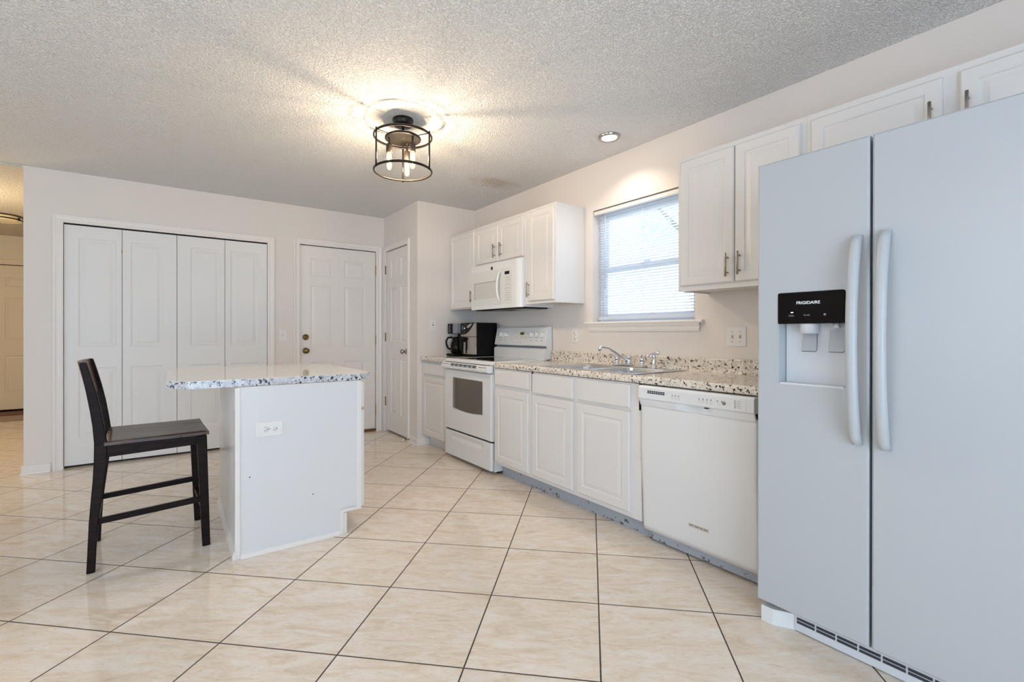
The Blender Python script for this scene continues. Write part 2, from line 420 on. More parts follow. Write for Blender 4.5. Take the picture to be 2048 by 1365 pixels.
def thing(name, label, cat, loc, group=None, kind=None):
    o = bpy.data.objects.new(name, None); COL.objects.link(o); o.location = loc; o.empty_display_size = .05
    if label: o['label'] = label
    if cat: o['category'] = cat
    if group: o['group'] = group
    if kind: o['kind'] = kind
    return o
def tag(o, label=None, cat=None, group=None, kind=None):
    for k, v in (('label', label), ('category', cat), ('group', group), ('kind', kind)):
        if v: o[k] = v
    return o
def struct(name, b, m, label=None, cat=None, **k): return tag(b.build(name, m, **k), label, cat, None, 'structure')
def text(name, txt, size, fr, m, parent, extrude=.0006, center=True):
    """lettering as a thin mesh lying in frame fr=(origin,U,V,N)"""
    c = bpy.data.curves.new(name, 'FONT'); c.body = txt; c.size = size; c.extrude = extrude
    c.align_x = 'CENTER' if center else 'LEFT'; c.align_y = 'CENTER'
    tmp = bpy.data.objects.new(name, c); COL.objects.link(tmp)
    bpy.context.view_layer.update()
    me = bpy.data.meshes.new_from_object(tmp.evaluated_get(bpy.context.evaluated_depsgraph_get()))
    bpy.data.objects.remove(tmp)
    O, U, V, N = [Vector(a) for a in fr]
    b = B(); b.v = [tuple(O+U*v.co.x+V*v.co.y+N*(v.co.z+extrude)) for v in me.vertices]
    b.f = [tuple(p.vertices) for p in me.polygons]; b.sm = [False]*len(b.f)
    return b.build(name, m, parent, merge=False)

Z = (0,0,1)
def frW(x, y, z): return ((x, y, z), (0,-1,0), Z, (-1,0,0))     # faces -X: u runs toward -Y
def frN(x, y, z): return ((x, y, z), (1,0,0), Z, (0,-1,0))      # faces -Y: u runs toward +X
def frE(x, y, z): return ((x, y, z), (0,1,0), Z, (1,0,0))       # faces +X

# ------------------------------------------------------------------ room shell
H = 2.51; YB = .906; XL = -3.762; XP = -.697
struct('floor', B().box(-7.6, .15, -6.9, 4.9, -.08, 0), M['floor'], 'cream marble-look floor tiles laid diagonally', 'floor')
struct('ceiling', B().box(-7.6, .15, -6.9, YB+.002, H, H+.1), M['ceil'], 'white popcorn-textured kitchen ceiling', 'ceiling')
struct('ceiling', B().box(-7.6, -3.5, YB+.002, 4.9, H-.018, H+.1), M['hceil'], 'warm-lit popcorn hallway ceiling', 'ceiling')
wy0, wy1, wz0, wz1 = -1.759, -2.645, 1.240, 2.132
b = B().box(0, .14, wy0, 1.1, 0, H).box(0, .14, -6.8, wy1, 0, H).box(0, .14, wy1, wy0, 0, wz0).box(0, .14, wy1, wy0, wz1, H)
struct('wall_right', b, M['wall'], 'off-white kitchen wall with the window', 'wall')
struct('wall_corner', B().box(XP, 0, 0, .10, 0, H), M['wall'], 'short off-white wall at the end of the counter', 'wall')
b = B().box(XP, -.60, .10, .235, 0, H).box(XP, -.60, .853, YB, 0, H).box(XP, -.60, .235, .853, 2.108, H)
struct('wall_pantry', b, M['wall'], 'narrow off-white wall around the pantry door', 'wall')
b = (B().box(XL, -3.523, YB, 1.02, 0, H).box(-3.523, -1.955, YB, 1.02, 2.083, H).box(-1.955, -1.641, YB, 1.02, 0, H)
     .box(-1.641, -.793, YB, 1.02, 2.108, H).box(-.793, -.60, YB, 1.02, 0, H).box(XL, 0, 1.02, 1.12, 0, H))
struct('wall_back', b, M['wall'], 'long off-white wall holding the closet and the door', 'wall')
struct('wall_hall_right', B().box(XL, XL+.1, 1.12, 4.9, 0, H), M['hall_wall'])
struct('wall_hall_left', B().box(-5.45, -5.35, YB, 4.9, 0, H), M['hall_wall'])
b = B().box(-5.35, -4.772, 4.75, 4.87, 0, H).box(-4.772, -3.89, 4.75, 4.87, 2.095, H).box(-3.89, XL, 4.75, 4.87, 0, H).box(-5.35, XL, 4.87, 4.92, 0, H)
struct('wall_hall_end', b, M['hall_wall'], 'tan wall at the far end of the hallway', 'wall')
struct('wall_living_back', B().box(-7.6, -5.45, YB, YB+.1, 0, H), M['wall'])
b = B().box(-7.6, -7.5, -6.8, -4.7, 0, H).box(-7.6, -7.5, -2.1, YB, 0, H).box(-7.6, -7.5, -4.7, -2.1, 0, .75).box(-7.6, -7.5, -4.7, -2.1, 2.15, H)
struct('wall_left', b, M['wall'])
b = B().box(-7.6, -5.2, -6.9, -6.8, 0, H).box(-2.0, .14, -6.9, -6.8, 0, H).box(-5.2, -2.0, -6.9, -6.8, 2.1, H)
struct('wall_front', b, M['wall'])

# baseboards: profile with a rounded shoe
def baseprof(x, s): return [(x, 0), (x+s*.022, 0), (x+s*.020, .012), (x+s*.013, .018), (x+s*.012, .055), (x+s*.006, .068), (x, .070)]
b = B().prism([(p[0], p[1]) for p in baseprof(YB, -1)], 'X', XL-.013, -3.60)
b.prism([(p[0], p[1]) for p in baseprof(XL, -1)], 'Y', YB-.012, 2.0)
struct('baseboard_back', b, M['trim'], 'short white baseboard left of the closet', 'baseboard')
b = B().prism([(p[0], p[1]) for p in baseprof(0, -1)], 'X', XP-.013, -.566)
b.prism([(p[0], p[1]) for p in baseprof(XP, -1)], 'Y', -.012, .172)
struct('baseboard_corner', b, M['trim'], 'scuffed baseboard beside the pantry door', 'baseboard')

# casing: stepped colonial profile boards
def casing(fr, w, h, cw, parent, m=None, name='casing'):
    """fr origin = inner lower-left corner of the opening; builds left, right and head boards"""
    O, U, V, N = [Vector(a) for a in fr]
    prof = [(0, 0), (0, .008), (.010, .012), (.020, .012), (.026, .009), (.040, .011), (cw-.012, .017), (cw-.003, .017), (cw, .012), (cw, 0)]
    P = lambda u, v, d: O+U*u+V*v+N*d
    b = B(); n = len(prof)
    path = [(-1, 0, 0), (-1, h, 1), (1, h, 1), (1, 0, 0)]
    rings = []
    for sx, v, up in path:
        rings.append([P((-a if sx < 0 else w+a), v+(a if up else 0), d) for a, d in prof])
    b.add([p for r_ in rings for p in r_], [(k*n+q, k*n+(q+1)%n, (k+1)*n+(q+1)%n, (k+1)*n+q) for k in range(3) for q in range(n)])
    o = len(b.v)-4*n; b.f += [tuple(range(n)), tuple(3*n+q for q in range(n))]; b.sm += [False, False]
    return b.build(name, m or M['trim'], parent)

DOORP = [(0,0), (.008,-.008), (.018,-.008), (.040,-.002)]
def sixpanel(b, fr, w, h, t, cols, rows, prof=DOORP):
    b.panel(fr, w, h, t, [(c[0], c[1], r[0], r[1], prof) for c in cols for r in rows])
def hinge(parent, x, y, z0, z1, m, axis='Y'):
    b = B().tube([(x, y, z0), (x, y, z1)], .0065, 10)
    for k in range(4):
        zz = z0+(z1-z0)*(k+.5)/4; b.torus((x, y, zz), .0068, .0012, 12, 6)
    return b.build('hinge', m, parent)

# closet: four bifold leaves
d3 = thing('door_3', 'wide white four-leaf bifold closet doors on the back wall', 'closet door', (-2.74, YB, 0), kind='structure')
casing(frN(-3.521, YB, 0), 1.564, 2.080, .066, d3)
xs = [(-3.519, -3.137, -3.416, -3.186), (-3.133, -2.732, -3.061, -2.849), (-2.728, -2.340, -2.612, -2.390), (-2.336, -1.959, -2.278, -2.059)]
BP = [(0,0), (.010,-.006), (.024,-.006), (.046,-.001)]
for k, (a, c, p0, p1) in enumerate(xs):
    lb = B(); z0 = .022
    lb.panel(frN(a, YB+.012, z0), c-a, 2.068-z0, .03, [(p0-a-.012, p1-a+.012, .25-z0, .85-z0, BP), (p0-a-.012, p1-a+.012, 1.030-z0, 1.965-z0, BP)])
    lb.build('bifold_leaf', M['bifold'], d3)
B().box(-3.519, -1.959, YB+.02, YB+.05, 2.072, 2.083).build('top_gap_shade', M['gap'], d3)  # near-black strip paints the shade in the gap above the leaves
hb = B().tube([(-3.135, YB+.010, 1.86), (-3.135, YB+.010, 1.885)], .004, 8).build('hinge', M['brass'], d3)
B().box(-3.521, -1.957, YB+.085, YB+.11, 0, 2.08).build('closet_gap_shade', M['gap'], d3)  # near-black sheet behind the leaves paints the shade in their gaps

# exterior six-panel door
d1 = thing('door_1', 'white six-panel door with brass deadbolt and knob', 'door', (-1.217, YB, 0), kind='structure')
casing(frN(-1.639, YB, 0), .846, 2.106, .066, d1)
lb = B(); X0 = -1.635; z0 = .030
sixpanel(lb, frN(X0, YB+.014, z0), .836, 2.068, .04, [(.108, .346), (.474, .712)], [(.185-z0, .832-z0), (.995-z0, 1.668-z0), (1.778-z0, 1.965-z0)])
lb.build('door_leaf', M['door'], d1)
B().box(-1.639, -.793, YB-.006, YB+.08, 0, .024).build('threshold', M['woodthr'], d1)
B().box(-1.639, -.793, YB+.075, YB+.10, .02, 2.106).build('door_stop', M['gap'], d1)  # full-size dark sheet behind the leaf, shade of the gaps as colour
db = B().lathe((-1.578, YB+.014, 1.105), [(.033,0),(.033,-.006),(.028,-.012),(.024,-.012),(.022,-.009),(.012,-.009),(.012,-.018),(0,-.019)], 'Y', 32).build('deadbolt', M['antbrass'], d1)
B().box(-1.5795, -1.5765, YB-.0055, YB-.004, 1.098, 1.112).build('keyway', M['gap'], db)
B().lathe((-1.578, YB+.014, .959), [(.033,0),(.033,-.004),(.028,-.008),(.013,-.010),(.011,-.026),(.016,-.032),(.026,-.042),(.029,-.052),(.025,-.062),(.012,-.067),(0,-.068)], 'Y', 32).build('knob', M['antbrass'], d1)
for a, c in ((1.830, 1.941), (1.015, 1.122), (.190, .315)): hinge(d1, -.792, YB-.001, a, c, M['brass'])

# pantry door
d2 = thing('door_2', 'narrow white six-panel pantry door with a nickel knob', 'door', (XP, .545, 0), kind='structure')
casing(frW(XP, .851, 0), .610, 2.106, .055, d2)
lb = B(); z0 = .020
sixpanel(lb, frW(XP+.012, .848, z0), .604, 2.078, .035, [(.124, .274), (.402, .534)], [(.235-z0, .855-z0), (1.055-z0, 1.668-z0), (1.790-z0, 1.985-z0)], [(0,0), (.008,-.008), (.014,-.008), (.030,-.002)])
lb.build('door_leaf', M['door'], d2)
B().box(XP+.06, XP+.08, .24, .852, 0, 2.106).build('door_stop', M['gap'], d2)  # dark backing sheet, paints the shade around the pantry leaf
B().lathe((XP+.012, .290, .952), [(.031,0),(.031,-.005),(.026,-.010),(.011,-.012),(.010,-.030),(.018,-.037),(.027,-.048),(.027,-.058),(.018,-.068),(0,-.071)], 'X', 32).build('knob', M['nickel'], d2)
for a, c in ((1.838, 1.940), (1.055, 1.155), (.300, .405)): hinge(d2, XP-.002, .853, a, c, M['antbrass'])

# hallway door
d4 = thing('door_4', 'six-panel door at the far end of the dim tan hallway', 'door', (-4.33, 4.75, 0), kind='structure')
m_hd = mat('hall_door_paint', (.76, .66, .50), .5)
casing(frN(-4.770, 4.75, 0), .878, 2.093, .07, d4, m_hd)
lb = B(); z0 = .085
sixpanel(lb, frN(-4.768, 4.762, z0), .874, 1.998, .04, [(.115, .365), (.509, .759)], [(.314-z0, .832-z0), (1.046-z0, 1.639-z0), (1.790-z0, 1.915-z0)])
lb.build('door_leaf', m_hd, d4)
B().box(-4.77, -3.892, 4.73, 4.80, 0, .055).build('threshold', M['woodthr'], d4)
B().box(-4.77, -3.892, 4.85, 4.868, 0, 2.09).build('door_stop', M['gap'], d4)  # dark backing sheet, paints the shade around the hallway leaf

# ------------------------------------------------------------------ window
w1 = thing('window_1', 'double-hung kitchen window above the sink', 'window', (.07, -2.2, wz0), kind='structure')
def rectframe(b, x0, x1, y0, y1, z0, z1, w, wb=None):
    wb = wb or w
    b.box(x0, x1, y0, y0-w, z0, z1); b.box(x0, x1, y1+w, y1, z0, z1); b.box(x0, x1, y0-w, y1+w, z0, z0+wb); b.box(x0, x1, y0-w, y1+w, z1-w, z1)
b = B(); rectframe(b, .090, .138, wy0-.001, wy1+.001, wz0+.001, wz1-.001, .028); b.build('window_frame', M['vinyl'], w1, .003)
b = B(); rectframe(b, .095, .113, wy0-.030, wy1+.030, 1.270, 1.680, .036); sl = b.build('lower_sash', M['vinyl'], w1, .003)
b = B(); rectframe(b, .116, .132, wy0-.030, wy1+.030, 1.640, 2.100, .034); su = b.build('upper_sash', M['vinyl'], w1, .003)
B().box(.103, .106, wy0-.060, wy1+.060, 1.300, 1.648).build('pane', M['glass'], sl)
B().box(.123, .126, wy0-.060, wy1+.060, 1.670, 2.070).build('pane', M['glass'], su)
B().box(.088, .097, -2.18, -2.24, 1.680, 1.690).build('sash_lock', M['vinyl'], w1, .002)
# stool (sill board) and apron
b = B().box(-.034, .094, -1.690, -2.712, wz0-.018, wz0+.001)
b.build('window_sill', M['trim'], w1, .006)
b = B()
pr = [(0, wz0-.018), (-.026, wz0-.018), (-.024, wz0-.030), (-.016, wz0-.042), (-.014, wz0-.060), (-.010, wz0-.074), (0, wz0-.076)]
n = len(pr); va = [(x, -1.718-(.010 if x > -.015 else 0), z) for x, z in pr]; vb = [(x, -2.688+(.010 if x > -.015 else 0), z) for x, z in pr]
b.add(va+vb, [(i, (i+1)%n, n+(i+1)%n, n+i) for i in range(n)]+[tuple(range(n)), tuple(range(n, 2*n))])
b.build('apron', M['trim'], w1)

# blind
bl = thing('window_blind', 'white mini blind with open slats hanging in the kitchen window', 'blind', (.05, -2.2, wz0))
by0, by1 = -1.786, -2.625
b = B().box(.008, .040, -1.764, -2.640, 2.094, 2.124)
b.build('headrail', M['cab'], bl, .003)
b = B(); zz = 1.300; tl = R(-17)
while zz < 2.090:
    c, s_ = math.cos(tl)*.0125, math.sin(tl)*.0125
    pts = [(.052-c, zz-s_-.0006), (.052-c*.35, zz-s_*.35+.0013), (.052+c*.35, zz+s_*.35+.0013), (.052+c, zz+s_-.0006)]
    o = len(b.v)
    b.add([(x, by0, z) for x, z in pts]+[(x, by1, z) for x, z in pts], [(i, i+1, 5+i, 4+i) for i in range(3)], True)
    zz += .0205
b.build('slats', M['blind'], bl, merge=False)
B().box(.040, .064, by0, by1, 1.258, 1.280).build('bottom_rail', M['blind'], bl, .003)
for yy in (-1.86, -2.205, -2.55):
    B().box(.0385, .0395, yy, yy-.002, 1.28, 2.10).box(.0645, .0655, yy, yy-.002, 1.28, 2.10).build('ladder_cord', M['blind'], bl)
b = B().tube([(.034, -1.862, 2.098), (.028, -1.866, 1.90), (.026, -1.868, 1.50)], .0038, 6); b.tube([(.027, -1.867, 1.66), (.027, -1.867, 1.645)], .007, 8)
b.build('tilt_wand', mat('clear_wand', (.70, .74, .80), .15), bl)

# outdoors: lawn and a tree seen through the slats
tag(B().box(.5, 30, -20, 16, -.5, -.3).build('lawn', M['grass']), 'pale ground outside the kitchen window', 'lawn', kind='structure')  # ground colour paled to bounce light up to the blind slats
tr = thing('tree', 'leafy tree outside, faintly visible through the upper blind slats', 'tree', (6.0, 0.6, -.3))
b = B().tube([(6, .6, -.3), (6.05, .55, 1.5), (5.95, .7, 3.2), (6.1, .9, 5.0)], [.16, .13, .09, .04], 10)
b.tube([(6, .6, 2.2), (6.2, -.3, 3.3), (6.3, -.9, 4.0)], [.07, .05, .02], 8); b.tube([(6, .6, 2.4), (5.8, 1.4, 3.4), (5.7, 2.0, 4.1)], [.07, .05, .02], 8)
b.build('trunk', M['bark'], tr)
b = B(); rnd = random.Random(3)
cl = [(6+rnd.uniform(-.6,.6), rnd.uniform(-1.6, 2.6), rnd.uniform(2.4, 5.0), rnd.uniform(.25,.5)) for _ in range(24)]
for (cx, cy, cz, cr) in cl:
    for _ in range(50):
        d = Vector((rnd.gauss(0,1), rnd.gauss(0,1), rnd.gauss(0,1))).normalized()*cr*rnd.random()**.4
        p = Vector((cx, cy, cz))+d; u = Vector((rnd.gauss(0,1), rnd.gauss(0,1), rnd.gauss(0,1))).normalized()*.06; v = u.cross(Vector((rnd.random(), rnd.random(), rnd.random())).normalized()).normalized()*.03
        b.add([p-u, p+v, p+u, p-v], [(0,1,2,3)])
tag(b.build('foliage', M['leaf'], tr, merge=False), kind='stuff')

# ------------------------------------------------------------------ cabinets
CABP = [(0,0), (.005,-.005), (.013,-.005), (.032,-.0005)]
def cdoor(parent, y0, y1, z0, z1, x, fw=.052, t=.019, raised=True, m='cab', name='door'):
    """door or drawer front facing -X; front plane at x"""
    w, h = y0-y1, z1-z0
    b = B().panel(frW(x, y0, z0), w, h, t, [(fw, w-fw, fw, h-fw, CABP)] if raised else [], edge=.006, edged=.006)
    return b.build(name, M[m], parent)
def barpull(parent, x, y, z0, z1, st=.026):
    """vertical nickel bar pull standing off the front plane x"""
    b = B().tube([(x-st, y, z0-.022), (x-st, y, z1+.022)], .0055, 12)
    for z in (z0, z1): b.tube([(x, y, z), (x-st, y, z)], .0045, 10)
    return b.build('handle', M['nickel'], parent)

FX = -.625   # base face frame plane
def basebox(b, y0, y1):
    b.box(FX, -.025, y0, y1, .100, .870).box(-.5524, -.05, y0, y1, .0, .100)
# left base cabinet
c = thing('base_cabinet', 'narrow white base cabinet between the corner wall and the range', 'cabinet', (-.3, -.26, 0), 'white base cabinets')
b = B(); b.box(FX, -.025, -.002, -.515, .100, .868).build('body', M['cab'], c)
B().box(-.5524, -.05, -.002, -.515, 0, .100).build('toe_kick', M['trim'], c)
cdoor(c, -.012, -.495, .112, .712, FX-.019); cdoor(c, -.012, -.495, .735, .850, FX-.019, raised=False, name='drawer')
# right of range
c = thing('base_cabinet', 'white single-door base cabinet touching the right side of the range', 'cabinet', (-.3, -1.52, 0), 'white base cabinets')
B().box(FX, -.025, -1.296, -1.750, .100, .868).build('body', M['cab'], c)
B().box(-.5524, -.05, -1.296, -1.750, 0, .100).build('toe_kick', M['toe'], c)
cdoor(c, -1.306, -1.728, .124, .708, FX-.019); cdoor(c, -1.306, -1.730, .738, .856, FX-.019, raised=False, name='drawer')
c = thing('sink_cabinet', 'wide white two-door sink base cabinet left of the dishwasher', 'cabinet', (-.3, -2.23, 0), 'white base cabinets')
b = B().box(FX, -.025, -1.751, -2.712, .100, .720).box(FX, FX+.02, -1.751, -2.712, .720, .868).box(FX, -.025, -1.751, -1.769, .72, .868).box(FX, -.025, -2.694, -2.712, .72, .868)
b.build('body', M['cab'], c)
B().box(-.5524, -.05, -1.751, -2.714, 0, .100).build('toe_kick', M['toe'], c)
cdoor(c, -1.772, -2.182, .126, .706, FX-.019); cdoor(c, -1.772, -2.184, .722, .858, FX-.019, raised=False, name='false_front')
cdoor(c, -2.222, -2.640, .130, .703, FX-.019); cdoor(c, -2.224, -2.641, .725, .858, FX-.019, raised=False, name='false_front')

# uppers
UX = -.3135
def upper(name, label, y0, y1, z0, z1, doors, pulls, extra=None):
    c = thing(name, label, 'cabinet', (UX/2, (y0+y1)/2, z0), 'white wall cabinets')
    B().box(UX, -.002, y0, y1, z0+.012, z1).box(UX, UX+.02, y0, y1, z0, z0+.012).box(UX+.0201, -.002, y0-.0002, y0-.015, z0, z0+.0118).box(UX+.0201, -.002, y1+.0002, y1+.015, z0, z0+.0118).build('body', M['cab'], c)
    for i, (a, bb, zz0, zz1) in enumerate(doors):
        d = cdoor(c, a, bb, zz0, zz1, UX-.019, fw=.050)
        if pulls[i]: barpull(d, UX-.019, *pulls[i])
    return c
upper('wall_cabinet', 'tall narrow white wall cabinet in the corner left of the microwave', -.003, -.523, 1.395, 2.180, [(-.040, -.503, 1.405, 2.162)], [(-.478, 1.475, 1.545)])
upper('wall_cabinet', 'short two-door white wall cabinet above the microwave', -.5235, -1.2935, 1.790, 2.180, [(-.537, -.910, 1.812, 2.146), (-.917, -1.275, 1.808, 2.150)], [(-.867, 1.865, 1.945), (-.969, 1.865, 1.945)])
upper('wall_cabinet', 'tall white wall cabinet left of the window with its side lit', -1.294, -1.668, 1.395, 2.180, [(-1.345, -1.656, 1.418, 2.158)], [(-1.362, 1.472, 1.552)])
c = upper('wall_cabinet', 'two-door white wall cabinet right of the window above the double switch', -2.733, -3.410, 1.398, 2.180, [(-2.755, -3.070, 1.428, 2.152), (-3.076, -3.388, 1.428, 2.152)], [(-3.040, 1.478, 1.558), (-3.104, 1.483, 1.562)])
upper('wall_cabinet', 'wide short white wall cabinet above the refrigerator', -3.4105, -4.36, 1.86, 2.180, [(-3.432, -3.882, 1.885, 2.150), (-3.930, -4.34, 1.885, 2.150)], [(-3.851, 1.955, 2.035), (-3.955, 1.955, 2.035)])

# ------------------------------------------------------------------ counters
CX = -.6395; CT = .911
def cprof(ov=0): return [(-.003, .873), (CX+.004, .873), (CX-.001, .878), (CX-.003, .890), (CX-.001, .902), (CX+.005, .911), (CX+.014, .9145), (CX+.024, .9145), (CX+.034, .9112),
                   (-.045, CT), (-.032, .914), (-.024, .922), (-.021, .935), (-.021, .990), (-.016, .996), (-.003, .996)]
t = thing('countertop', 'long speckled tan laminate counter with backsplash around the sink', 'countertop', (-.3, -2.31, .873), 'speckled laminate counters')
b = B(); full = cprof()
SY0, SY1, SX0, SX1 = -1.845, -2.590, -.560, -.100     # hole for the bowls
for (a, c_) in ((-1.2925, SY0), (SY1, -3.425)): b.prism(full, 'Y', a, c_)
fr_ = [(SX0, .873)] + full[1:9] + [(SX0, CT)]
bk_ = [(-.003, .873), (SX1, .873), (SX1, CT)] + full[9:]
b.prism(fr_, 'Y', SY0, SY1); b.prism(bk_, 'Y', SY0, SY1)
b.build('slab', M['granite'], t)
t = thing('countertop', 'short speckled tan laminate counter under the air fryer', 'countertop', (-.3, -.26, .873), 'speckled laminate counters')
B().prism([(x-(.03 if x < -.5 else 0), z) for x, z in full[:10]]+[(-.003, CT)], 'Y', -.001, -.516).build('slab', M['granite'], t)

# ------------------------------------------------------------------ sink
s = thing('kitchen_sink', 'stainless steel double-bowl drop-in sink', 'sink', (-.33, -2.22, .74))
sy0, sy1, sx0, sx1 = -1.806, -2.630, -.598, -.056
fr = ((sx0, sy0, .9165), (1,0,0), (0,-1,0), (0,0,1))
w, h = sx1-sx0, sy0-sy1
bp = [(.0, 0), (.006, -.004), (.012, -.02), (.020, -.155), (.045, -.172)]
b = B().panel(fr, w, h, .003, [(.042, .430, .040, .395, bp, .055), (.042, .430, .428, h-.040, bp, .055)], edge=.004, edged=.0025)
# drop the underside sheet so the bowls stay open
keep = [(f, sm) for f, sm in zip(b.f, b.sm) if not (len(f) == 4 and max(abs(b.v[i][2]-.9135) for i in f) < 1e-6)]
b.f = [k[0] for k in keep]; b.sm = [k[1] for k in keep]
b.build('basin', M['sink'], s, weld=2e-4)
for yy in (-2.023, -2.412):
    B().lathe((-.36, yy, .745), [(.045,0),(.045,.002),(.036,.003),(.034,-.0),(.0,-.002)], 'Z', 24).build('drain', M['chrome'], s)
# faucet
f = thing('kitchen_faucet', 'chrome two-handle faucet with a raised spout', 'faucet', (-.11, -2.21, .917), None)
fz = .917
b = B().prism([(-.138,-2.085),(-.132,-2.078),(-.088,-2.078),(-.082,-2.085),(-.082,-2.345),(-.088,-2.352),(-.132,-2.352),(-.138,-2.345)], 'Z', fz, fz+.016)
b.build('base_plate', M['chrome'], f, .004)
b = B().lathe((-.11, -2.208, fz+.016), [(.024,0),(.022,.014),(.019,.020),(.019,.042),(.021,.046),(.019,.060),(.010,.066),(0,.067)], 'Z', 24)
b.build('hub', M['chrome'], f)
b = B().tube([(-.115,-2.205,fz+.034),(-.155,-2.185,fz+.062),(-.205,-2.160,fz+.102),(-.245,-2.140,fz+.129),(-.275,-2.124,fz+.138),(-.295,-2.114,fz+.138),(-.302,-2.110,fz+.132)], [.011,.0105,.0100,.0095,.0095,.0095,.009], 12)
sp = b.build('spout', M['chrome'], f)
B().lathe((-.302, -2.110, fz+.138), [(.0105,0),(.0115,-.004),(.0115,-.026),(.009,-.028)], 'Z', 16).build('aerator', M['chrome'], sp)
for yy, sgn in ((-2.101, 1), (-2.318, -1)):
    hb = B().lathe((-.11, yy, fz+.014), [(.020,0),(.017,.006),(.013,.018),(.014,.030),(.016,.040),(.013,.050),(.005,.055),(0,.055)], 'Z', 20)
    hb.tube([(-.11, yy, fz+.060), (-.112, yy+sgn*.020, fz+.072), (-.114, yy+sgn*.040, fz+.077), (-.115, yy+sgn*.062, fz+.078)], [.0065,.006,.0055,.0065], 10)
    hb.build('lever_handle', M['chrome'], f)
f = thing('sink_sprayer', 'chrome side sprayer standing right of the faucet', 'sprayer', (-.11, -2.416, .917))
B().lathe((-.11, -2.416, fz), [(.024,0),(.022,.008),(.015,.014),(.013,.018),(.0125,.070),(.0145,.080),(.012,.092)], 'Z', 24).build('body', M['chrome'], f)
B().tube([(-.118,-2.372,fz+.068),(-.112,-2.392,fz+.088),(-.11,-2.412,fz+.096),(-.11,-2.440,fz+.100),(-.11,-2.454,fz+.112)], [.006,.009,.012,.012,.014], 12).build('head', M['chrome'], f)

# ------------------------------------------------------------------ range
ry0, ry1 = -.5205, -1.2875
r_ = thing('kitchen_range', 'white freestanding electric range with black glass cooktop', 'range', (-.34, -.9, 0))
B().box(-.628, -.03, ry0, ry1, .022, .888).build('body', M['appl'], r_, .003)
for x in (-.56, -.10):
    for y in (ry0-.05, ry1+.05): B().lathe((x, y, 0), [(.018,0),(.018,.01),(.010,.012),(.010,.024)], 'Z', 12).build('leveling_foot', M['black'], r_)
# cooktop with rounded rim
b = B()
fr = ((-.658, ry0+.001, .918), (1,0,0), (0,-1,0), (0,0,1))
b.panel(fr, .60, ry0-ry1+.002, .028, [(.085, .505, .048, .719, [(0,0),(.006,-.002)], .02, False)], edge=.012, edged=.010)
ck = b.build('cooktop', M['appl'], r_, weld=1e-4)
g = B().box(-.570, -.156, ry0-.052, ry0-.716, .9135, .9162); g.build('glass_surface', M['cooktop'], ck)
mb = mat('burner_ring', (.05, .05, .055), .25)
for (x, y, rr) in ((-.47, -.73, .075), (-.26, -.73, .095), (-.47, -1.08, .105), (-.26, -1.08, .075)):
    B().torus((x, y, .9162), rr, .0016, 40, 6, sq=.0003).build('burner', mb, ck)
# backguard
py = [(-.100, .916), (-.100, 1.000), (-.088, 1.014), (-.062, 1.018), (-.062, 1.032), (-.092, 1.036), (-.094, 1.048), (-.062, 1.198), (-.052, 1.210), (-.018, 1.213), (-.008, 1.205), (-.006, .916)]
bg = B().prism(py, 'Y', ry0, ry1).build('backguard', M['appl'], r_, .004)
B().box(-.0665, -.060, ry0-.012, ry1+.012, 1.0185, 1.0315).build('vent_slot', mat('vent_shadow', (.18, .21, .26), .5), bg)
# control face frame: from (-.094,1.048) to (-.062,1.198)
nv = Vector((-.150, 0, .032)).normalized(); nn = Vector((-.150*1.0, 0, .032)); up = Vector((.032, 0, .150)).normalized(); N_ = Vector((-up.z, 0, up.x))
def CF(y, h, d=0.0): return Vector((-.094, y, 1.048)) + up*h + N_*d
frC = lambda y, h, d=0.0: (tuple(CF(y, h, d)), (0,-1,0), tuple(up), tuple(N_))
for yy in (-.620, -.695, -1.091, -1.166, -1.238):
    k = B().lathe(CF(yy, .088), [(.029,0),(.029,.003),(.026,.005),(.024,.018),(.020,.022),(0,.022)], (N_, Vector((0,-1,0)), up), 28).build('knob', M['appl'], bg)
    q = CF(yy, .088, .022)
    B().add([q+up*.024-Vector((0,.004,0)), q+up*.024+Vector((0,.004,0)), q-up*.024+Vector((0,.006,0)), q-up*.024-Vector((0,.006,0))] +
            [q+N_*.007+up*.022-Vector((0,.003,0)), q+N_*.007+up*.022+Vector((0,.003,0)), q+N_*.007-up*.022+Vector((0,.004,0)), q+N_*.007-up*.022-Vector((0,.004,0))],
            [(0,1,2,3),(4,5,6,7),(0,1,5,4),(1,2,6,5),(2,3,7,6),(3,0,4,7)]).build('grip', M['appl'], k)
    k2 = B(); p = CF(yy, .036, .0006); k2.add([p-up*.0025-Vector((0,.012,0)), p-up*.0025+Vector((0,.012,0)), p+up*.0025+Vector((0,.012,0)), p+up*.0025-Vector((0,.012,0))], [(0,1,2,3)])
    k2.build('dial_legend', M['printl'], bg)
def facebox(b, y0, y1, h0, h1, d0, d1):
    b.add([CF(y0,h0,d0), CF(y1,h0,d0), CF(y1,h1,d0), CF(y0,h1,d0), CF(y0,h0,d1), CF(y1,h0,d1), CF(y1,h1,d1), CF(y0,h1,d1)], [(0,1,2,3),(4,5,6,7),(0,1,5,4),(1,2,6,5),(2,3,7,6),(3,0,4,7)])
b = B(); facebox(b, -.82, -1.055, .045, .128, 0, .0015); b.build('keypad', mat('keypad_grey', (.74, .73, .71), .3), bg)
b = B(); facebox(b, -.918, -.975, .088, .115, .0015, .003); b.build('display', M['ledg'], bg)
b = B()
for (y, h) in [(-.845, .10), (-.868, .10), (-.89, .10), (-.845, .065), (-.862, .065), (-.94, .068), (-.96, .068), (-1.0, .102), (-1.018, .102), (-1.036, .102), (-1.0, .066), (-1.02, .06), (-1.04, .066)]:
    b = B(); facebox(b, y, y-.009, h-.0025, h+.0025, .0015, .0022); b.build('key_legend', M['printl'], bg)
